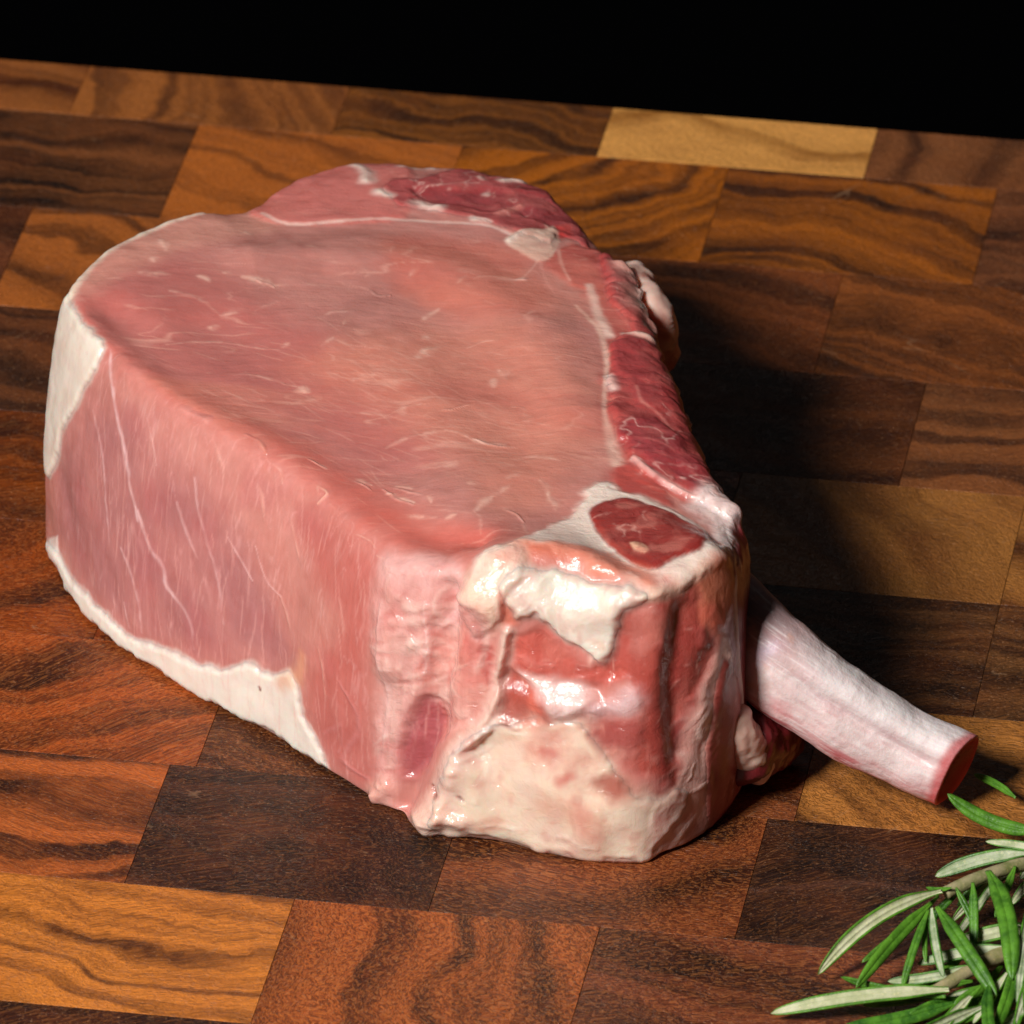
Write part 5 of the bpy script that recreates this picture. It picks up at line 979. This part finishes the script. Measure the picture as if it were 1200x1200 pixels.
d_mid = Gd_[-4:].mean()
disp = (Gd_ * (1 - calm) + d_mid * calm).ravel()
V0 = V + N * disp[:, None]
V0[:, 2] = np.maximum(V0[:, 2], .10 + .15 * (break_n))
N0 = grid_normals(V0.reshape(NR, NU, 3)).reshape(-1, 3)

def quads():
    i = np.arange(NR - 1)[:, None]; j = np.arange(NU)[None]
    a = i * NU + j; b_ = i * NU + (j + 1) % NU
    return np.stack([a, b_, b_ + NU, a + NU], -1).reshape(-1, 4)
Q = quads()
e1 = V[Q[:, 1]] - V[Q[:, 0]]; e2 = V[Q[:, 3]] - V[Q[:, 0]]
if (np.cross(e1, e2) * N[Q[:, 0]]).sum() < 0: Q = Q[:, ::-1].copy()
flip = (Q[0, 0] != 0)

sink = np.zeros(len(V))
for nm, sd, key in shells: sink = np.maximum(sink, .75 * sstep(.15, 1.5, sd))
Vb = V0 - N0 * sink[:, None]
Vb[:, 2] = np.maximum(Vb[:, 2], .08)
nv = len(Vb)
polesV = np.array([Vb[:NU].mean(0), Vb[-NU:].mean(0)])
j = np.arange(NU); jn = (j + 1) % NU
capb = np.stack([j, np.full(NU, nv), np.full(NU, nv), jn], 1); capt = np.stack([nv - NU + j, nv - NU + jn, np.full(NU, nv + 1), np.full(NU, nv + 1)], 1)
capb = np.stack([jn, j, np.full(NU, nv), np.full(NU, nv)], 1)
if flip: capb = capb[:, [1, 0, 2, 3]]; capt = capt[:, [1, 0, 2, 3]]
allV = np.concatenate([Vb, polesV]); allF = np.concatenate([Q, capb, capt])
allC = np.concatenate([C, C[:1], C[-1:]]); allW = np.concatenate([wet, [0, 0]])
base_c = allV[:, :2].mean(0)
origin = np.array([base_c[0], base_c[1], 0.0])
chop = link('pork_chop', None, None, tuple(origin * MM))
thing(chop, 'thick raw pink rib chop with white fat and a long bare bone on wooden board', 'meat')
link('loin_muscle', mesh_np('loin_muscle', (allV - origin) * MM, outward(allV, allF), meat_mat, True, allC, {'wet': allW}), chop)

def shell_part(name, sd, mat, thick=2.4, proud=.10):
    off = -.55 * sstep(0.05, -1.1, sd) + proud * sstep(0, .9, sd)
    fm = (sd[Q] > -1.05).all(1)
    F = Q[fm]
    used = np.unique(F); mp = np.full(len(V), -1); mp[used] = np.arange(len(used))
    F = mp[F]; n = len(used)
    Vo = V0[used] + N0[used] * off[used][:, None]
    Vi = Vo - N[used] * thick
    Vo[:, 2] = np.maximum(Vo[:, 2], .06); Vi[:, 2] = np.maximum(Vi[:, 2], .3)
    E = np.concatenate([F[:, [0, 1]], F[:, [1, 2]], F[:, [2, 3]], F[:, [3, 0]]])
    code = E[:, 0].astype(np.int64) * (n + 1) + E[:, 1]; rev = E[:, 1].astype(np.int64) * (n + 1) + E[:, 0]
    bd = E[~np.isin(code, rev)]
    walls = np.stack([bd[:, 1], bd[:, 0], bd[:, 0] + n, bd[:, 1] + n], 1)
    FF = np.concatenate([F, F[:, ::-1] + n, walls])
    cc = C[used]; ww = wet[used]
    return link(name, mesh_np(name, (np.concatenate([Vo, Vi]) - origin) * MM, outward(np.concatenate([Vo, Vi]), FF), mat, True, np.concatenate([cc, cc]), {'wet': np.concatenate([ww, ww])}), chop)
for nm, sd, key in shells:
    mt = dark_mat if key in ('cap_muscle', 'round_muscle', 'side_muscle', 'back_muscle') else fat_mat
    shell_part(nm, sd, mt, proud=.16 if key in ('back_fat', 'low_fat') else .10)

# ---------------------------------------------------------------- rib bone, flaps
def frames(P):
    T = np.gradient(P, axis=0); T /= np.linalg.norm(T, axis=1)[:, None]
    side = np.cross(T, [0, 0, 1.0]); side /= np.linalg.norm(side, axis=1)[:, None]
    upv = np.cross(side, T)
    return T, side, upv

def tube(ctrl, n, m, closed_ends=True, expo=2.0, noise_amp=0.3, seed=0):
    D = catmull(ctrl, n, closed=False)
    P = D[:, :3]; T, side, upv = frames(P)
    a = D[:, 3]; b_ = D[:, 4] if D.shape[1] > 4 else D[:, 3]
    ph = np.arange(m) / m * 2 * math.pi
    cs, sn = np.cos(ph), np.sin(ph)
    ce = np.sign(cs) * np.abs(cs) ** (2 / expo); se = np.sign(sn) * np.abs(sn) ** (2 / expo)
    R = P[:, None] + (a[:, None] * se[None])[..., None] * upv[:, None] + (b_[:, None] * ce[None])[..., None] * side[:, None]
    nn = ce[None, :, None] * side[:, None] + se[None, :, None] * upv[:, None]
    X_ = R.reshape(-1, 3)
    X_ = X_ + nn.reshape(-1, 3) * (noise_amp * fbm(X_, 7, 4, seed))[:, None]
    i = np.arange(n - 1)[:, None]; jj = np.arange(m)[None]
    q_ = np.stack([i * m + jj, i * m + (jj + 1) % m, (i + 1) * m + (jj + 1) % m, (i + 1) * m + jj], -1).reshape(-1, 4)
    return X_, q_, T, np.repeat(np.linspace(0, 1, n), m), np.tile(ph, n)

n_, m_ = 260, 200
X_, q_, T_end, tt, ph = tube(BONE, n_, m_, expo=2.7, noise_amp=.5, seed=4)
# facets: flatter top face, shallow groove between top and front faces
g = np.exp(-((np.mod(ph - 5.55 + .5 * tt, 2 * math.pi) - 0) / .25) ** 2)
dirs = X_ - X_.reshape(n_, m_, 3).mean(1).repeat(m_, 0)
dl = np.linalg.norm(dirs, axis=1)[:, None]; dirs = dirs / dl
def angd(a, c): return np.abs((a - c + math.pi) % (2 * math.pi) - math.pi)
frontang = 0.0                              # +side direction looks to the camera
gro = np.exp(-(angd(ph, frontang + .52 - .25 * tt) / .22) ** 2) * sstep(.3, .55, tt) * sstep(1.02, .9, tt)
X_ = X_ - dirs * (1.3 * gro +   .05 * fbm(np.stack([tt * 14, ph * 9, ph * 0], 1), 1.0, 3, 29))[:, None]
# cut end: sawn at a slant, turned towards the front
_side = np.cross(T_end[-1], [0, 0, 1.0]); _side /= np.linalg.norm(_side)
_pc = X_.reshape(n_, m_, 3).mean(1).repeat(m_, 0)
_w = sstep(.72, 1.0, tt)
X_ = X_ - np.outer(_w * (((X_ - _pc) @ _side) * .32 + .4), T_end[-1])
endc = X_[-m_:].mean(0)
nz1 = fbm(X_, 6, 3, 21); nz2 = fbm(X_ * [1, 1, 1], 2.2, 3, 22); st_ = fbm(np.stack([tt * 9, ph * 5, ph * 0], 1), 1.0, 3, 23)
bc = np.tile(lin((236, 216, 214)), (len(X_), 1))
def mixc(w, c):
    global bc
    w = np.clip(w, 0, 1)[:, None]; bc = bc * (1 - w) + lin(c) * w
mixc(.5 * sstep(.0, .6, st_ + .3 * nz1), (220, 160, 162))
mixc(.85 * np.exp(-(angd(ph, frontang + .45) / .28) ** 2) * sstep(.35, .6, tt) * (0.6 + .6 * st_), (192, 128, 134))
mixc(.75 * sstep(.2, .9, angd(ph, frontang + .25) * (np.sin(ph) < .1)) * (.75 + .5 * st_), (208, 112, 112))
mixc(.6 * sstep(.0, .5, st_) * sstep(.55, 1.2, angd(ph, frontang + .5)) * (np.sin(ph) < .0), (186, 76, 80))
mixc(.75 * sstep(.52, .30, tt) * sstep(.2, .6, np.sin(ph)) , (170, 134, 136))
mixc(.9 * sstep(.36, .27, tt + .04 * nz1 + .03 * np.sin(ph)) * sstep(1.0, .5, angd(ph, frontang - .05 + .2 * nz1)), (172, 88, 66))
mixc(.6 * np.exp(-((tt - .34 - .05 * nz1) / .02) ** 2) * sstep(1.3, .7, angd(ph, frontang)), (226, 205, 222))
mixc(.6 * sstep(.2, .6, nz2) * sstep(.45, .3, tt), (228, 170, 150))
mixc(.85 * np.exp(-((tt - .215) / .06) ** 2) * np.exp(-(angd(ph, frontang + 1.0) / .6) ** 2), (84, 62, 70))  # dark grey patch at the root, the meat's shadow painted on the bone
fs_ = fbm(np.stack([tt * 16, ph * 16, ph * 0], 1), 1.0, 4, 27)
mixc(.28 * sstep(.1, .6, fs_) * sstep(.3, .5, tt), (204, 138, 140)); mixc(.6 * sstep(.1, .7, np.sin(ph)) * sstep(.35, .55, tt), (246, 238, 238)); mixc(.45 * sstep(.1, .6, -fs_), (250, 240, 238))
mixc(.75 * sstep(.955, .99, tt + .01 * nz2), (196, 48, 52))
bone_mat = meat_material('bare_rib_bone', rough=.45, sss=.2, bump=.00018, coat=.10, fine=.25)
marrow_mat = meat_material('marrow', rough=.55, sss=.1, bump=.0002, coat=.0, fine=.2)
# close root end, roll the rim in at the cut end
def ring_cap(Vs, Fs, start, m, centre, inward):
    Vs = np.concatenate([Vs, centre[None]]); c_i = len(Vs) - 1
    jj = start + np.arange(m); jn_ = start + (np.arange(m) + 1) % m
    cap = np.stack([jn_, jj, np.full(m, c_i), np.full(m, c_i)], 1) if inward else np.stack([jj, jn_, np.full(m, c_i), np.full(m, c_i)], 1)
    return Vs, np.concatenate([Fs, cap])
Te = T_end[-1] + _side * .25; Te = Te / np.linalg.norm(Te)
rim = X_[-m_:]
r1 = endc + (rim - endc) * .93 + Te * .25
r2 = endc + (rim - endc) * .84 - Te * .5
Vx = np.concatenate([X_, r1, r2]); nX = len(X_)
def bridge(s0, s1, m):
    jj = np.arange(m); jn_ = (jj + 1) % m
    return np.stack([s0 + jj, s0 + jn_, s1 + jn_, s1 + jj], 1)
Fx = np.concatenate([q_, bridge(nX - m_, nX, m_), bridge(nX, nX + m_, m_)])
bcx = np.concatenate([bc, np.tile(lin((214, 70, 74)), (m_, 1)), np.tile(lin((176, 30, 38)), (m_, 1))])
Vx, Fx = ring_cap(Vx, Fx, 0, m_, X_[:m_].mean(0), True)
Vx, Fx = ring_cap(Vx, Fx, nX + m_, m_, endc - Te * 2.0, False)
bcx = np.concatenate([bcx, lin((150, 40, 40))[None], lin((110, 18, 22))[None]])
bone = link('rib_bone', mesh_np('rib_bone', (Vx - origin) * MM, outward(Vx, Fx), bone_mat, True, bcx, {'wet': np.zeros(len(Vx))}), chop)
# marrow core inside the cut
km = 14; mr = []
for k in range(km + 1):
    f_ = 1 - k / (km + .3)
    mr.append(endc + (rim - endc) * .86 * f_ - Te * (.9 + .9 * (1 - f_)))
mr = np.concatenate(mr); mr = mr + Te * (.45 * fbm(mr, 1.8, 3, 33))[:, None]
Fm = np.concatenate([bridge(k * m_, (k + 1) * m_, m_) for k in range(km)])
lowr = endc + (rim - endc) * .86 - Te * 3.4
nm_ = len(mr); mr = np.concatenate([mr, lowr]); Fm = np.concatenate([Fm, bridge(nm_, 0, m_)])
mr, Fm = ring_cap(mr, Fm, nm_, m_, lowr.mean(0), True)
mr, Fm = ring_cap(mr, Fm, km * m_, m_, mr[km * m_:(km + 1) * m_].mean(0), False)
mw = fbm(mr, 1.5, 3, 35)[:, None]
mc = lin((128, 16, 24)) * (1 + .5 * mw)
marrow = link('marrow', mesh_np('marrow', (mr - origin) * MM, outward(mr, Fm), marrow_mat, True, mc, {'wet': np.full(len(mr), .0)}), bone)
marrow['label'] = 'dark red cut end of the bone'

def blob(name, ctrl, col, mat, amp, seed, col2=None):
    n2, m2 = 90, 64
    D = np.array(ctrl, float)
    X2, q2, T2, t2, p2 = tube(D, n2, m2, noise_amp=amp, seed=seed)
    Pc = X2.reshape(n2, m2, 3).mean(1).repeat(m2, 0)
    s_ = np.sqrt(np.clip(1 - np.clip((t2 - .80) / .20, 0, 1) ** 2, 0.0, 1)) * np.sqrt(np.clip(1 - np.clip((.12 - t2) / .12, 0, 1) ** 2, 0, 1))
    X2 = Pc + (X2 - Pc) * s_[:, None]
    X2 = X2 + (X2 - Pc) * (.16 * fbm(X2, 3.2, 3, seed + 9))[:, None]
    X2[:, 2] = np.maximum(X2[:, 2], .12)
    c2 = np.tile(lin(col), (len(X2), 1)); w = sstep(-.2, .5, fbm(X2, 5, 3, seed + 3))[:, None]
    if col2: c2 = c2 * (1 - w) + lin(col2) * w
    return link(name, mesh_np(name, (X2 - origin) * MM, outward(X2, q2), mat, True, c2, {'wet': np.full(len(X2), .15)}), chop)
o = blob('fat_flap', FLAP, (216, 176, 160), fat_mat, 1.2, 51, (196, 130, 116)); o['label'] = 'small pale flap of fat hanging to the board beneath the bone'
o = blob('fat_lump', LUMP, (226, 186, 172), fat_mat, 1.0, 71, (206, 140, 126)); o['label'] = 'pale lump of fat on the far right rim'
blob('lower_muscle', FLESH, (112, 30, 34), dark_mat, 1.2, 53, (88, 24, 28))

# ---------------------------------------------------------------- rosemary
leaf_green = leaf_material('rosemary_leaf_green', tuple(lin((28, 76, 16))), tuple(lin((88, 142, 40))), .42, .45, 1, .00010, .15)
leaf_pale = leaf_material('rosemary_leaf_underside', tuple(lin((128, 148, 108))), tuple(lin((188, 194, 168))), .75, .2, 1, .00008, .1)
stem_mat = leaf_material('rosemary_stem', tuple(lin((104, 112, 62))), tuple(lin((160, 150, 116))), .7, .25, 1, .00010, .05)
VIEW = np.array([0, -.87, .5])
SEC = [(-.30, .10, 0), (-.06, .20, 0), (0, .10, 0), (.06, .20, 0), (.30, .10, 0)]
def leaf_mesh(A, B, w, kind, sag, seed):
    r_ = random.Random(seed)
    A, B = np.array(A), np.array(B)
    L = np.linalg.norm(B - A); Tn = (B - A) / L
    n0 = VIEW - (VIEW @ Tn) * Tn; n0 /= np.linalg.norm(n0)
    sd_ = np.cross(Tn, n0)
    roll = math.radians({0: r_.uniform(-22, 22), 1: 180 + r_.uniform(-20, 20), 3: 205}[kind])
    nr = math.cos(roll) * n0 + math.sin(roll) * sd_; sr_ = np.cross(Tn, nr)
    upw = np.array([0, 0, 1.0]) - Tn[2] * Tn; 
    nseg, rows_, cols_ = 30, [], 0
    Vv = []; h = w / 2
    # closed section: top skin (green) from left margin to right margin, then underside (pale)
    top = [(-1.0, -.10), (-.95, .06), (-.72, .17), (-.38, .20), (-.10, .13), (0, .04), (.10, .13), (.38, .20), (.72, .17), (.95, .06), (1.0, -.10)]
    bot = [(.88, -.26), (.66, -.20), (.52, -.08), (.22, -.06), (.10, -.16), (0, -.20), (-.10, -.16), (-.22, -.06), (-.52, -.08), (-.66, -.20), (-.88, -.26)]
    sec = top + bot; m2 = len(sec)
    bend = r_.uniform(-.06, .06) * L
    for k in range(nseg + 1):
        t = k / nseg
        wk = min(1, .38 + .62 * float(sstep(0, .28, t))) * math.sqrt(max(0.0, 1 - max(0, (t - .70) / .30) ** 1.7)) * (1 - .12 * abs(t - .55))
        wk = max(wk, .03)
        arc = 4 * t * (1 - t)
        c_ = A + (B - A) * t + upw * sag * .045 * L * arc + sr_ * bend * arc
        tw = .35 * math.sin(2.2 * t + seed) * t
        for (x, y) in sec:
            x2 = x * math.cos(tw) - y * math.sin(tw); y2 = x * math.sin(tw) + y * math.cos(tw)
            Vv.append(c_ + sr_ * x2 * h * wk + nr * y2 * h * (wk * .85 + .1) - nr * (x * x) * .10 * h)
    Vv = np.array(Vv); Vv[:, 2] = np.maximum(Vv[:, 2], .12)
    Ff, mi = [], []
    for k in range(nseg):
        for a_ in range(m2):
            b2 = (a_ + 1) % m2
            Ff.append((k * m2 + a_, k * m2 + b2, (k + 1) * m2 + b2, (k + 1) * m2 + a_))
            mi.append(1 if 12 <= a_ <= m2 - 3 else 0)
    for base, flipf in ((0, True), (nseg * m2, False)):
        ctr = len(Vv); Vv = np.concatenate([Vv, Vv[base:base + m2].mean(0)[None]])
        for a_ in range(m2):
            b2 = (a_ + 1) % m2
            Ff.append((base + b2, base + a_, ctr, ctr) if flipf else (base + a_, base + b2, ctr, ctr)); mi.append(0)
    Ff = np.array(Ff)
    # outward faces
    f0 = Ff[:nseg * m2]; cen = Vv[:(nseg + 1) * m2].reshape(nseg + 1, m2, 3).mean(1)
    nrm_ = np.cross(Vv[f0[:, 1]] - Vv[f0[:, 0]], Vv[f0[:, 3]] - Vv[f0[:, 0]])
    if (nrm_ * (Vv[f0[:, 0]] - cen[f0[:, 0] // m2])).sum() < 0:
        Ff = np.where((Ff[:, 2] == Ff[:, 3])[:, None], Ff[:, [1, 0, 2, 3]], Ff[:, ::-1])
    return (Vv - A) * MM, Ff, mi, A

def sprig(data, label, seed):
    st0 = np.array(data['stem'])
    root = st0[-1, :3].copy(); root[2] = 0
    e = link('rosemary_sprig', None, None, tuple(root * MM))
    thing(e, label, 'rosemary', 'rosemary sprigs in the lower right corner')
    n3, m3 = 60, 20
    X3, q3, T3, t3, p3 = tube(st0, n3, m3, noise_amp=.35, seed=seed)
    X3, q3 = ring_cap(X3, q3, 0, m3, X3[:m3].mean(0), True); X3, q3 = ring_cap(X3, q3, (n3 - 1) * m3, m3, X3[(n3 - 1) * m3:n3 * m3].mean(0), False)
    X3[:, 2] = np.maximum(X3[:, 2], .1)
    link('stem', mesh_np('stem', (X3 - root) * MM, outward(X3, q3), stem_mat), e)
    for k, (A, B, w, kind, sag) in enumerate(data['leaves']):
        Vl, Fl, mi, A = leaf_mesh(A, B, w, kind, sag, seed * 100 + k)
        link('leaf', mesh_np('leaf', Vl, Fl, [leaf_green, leaf_pale], True, matidx=mi), e, tuple((A - root) * MM))
    return e
sprig(SPRIG_A, 'green rosemary sprig on top, its long leaf with white underside stretching left', 3)
sprig(SPRIG_B, 'rosemary sprig lowest at the bottom edge with a broad pale leaf lying flat', 5)
sprig(SPRIG_C, 'rosemary sprig at the right edge whose green leaf points at the cut bone end', 8)
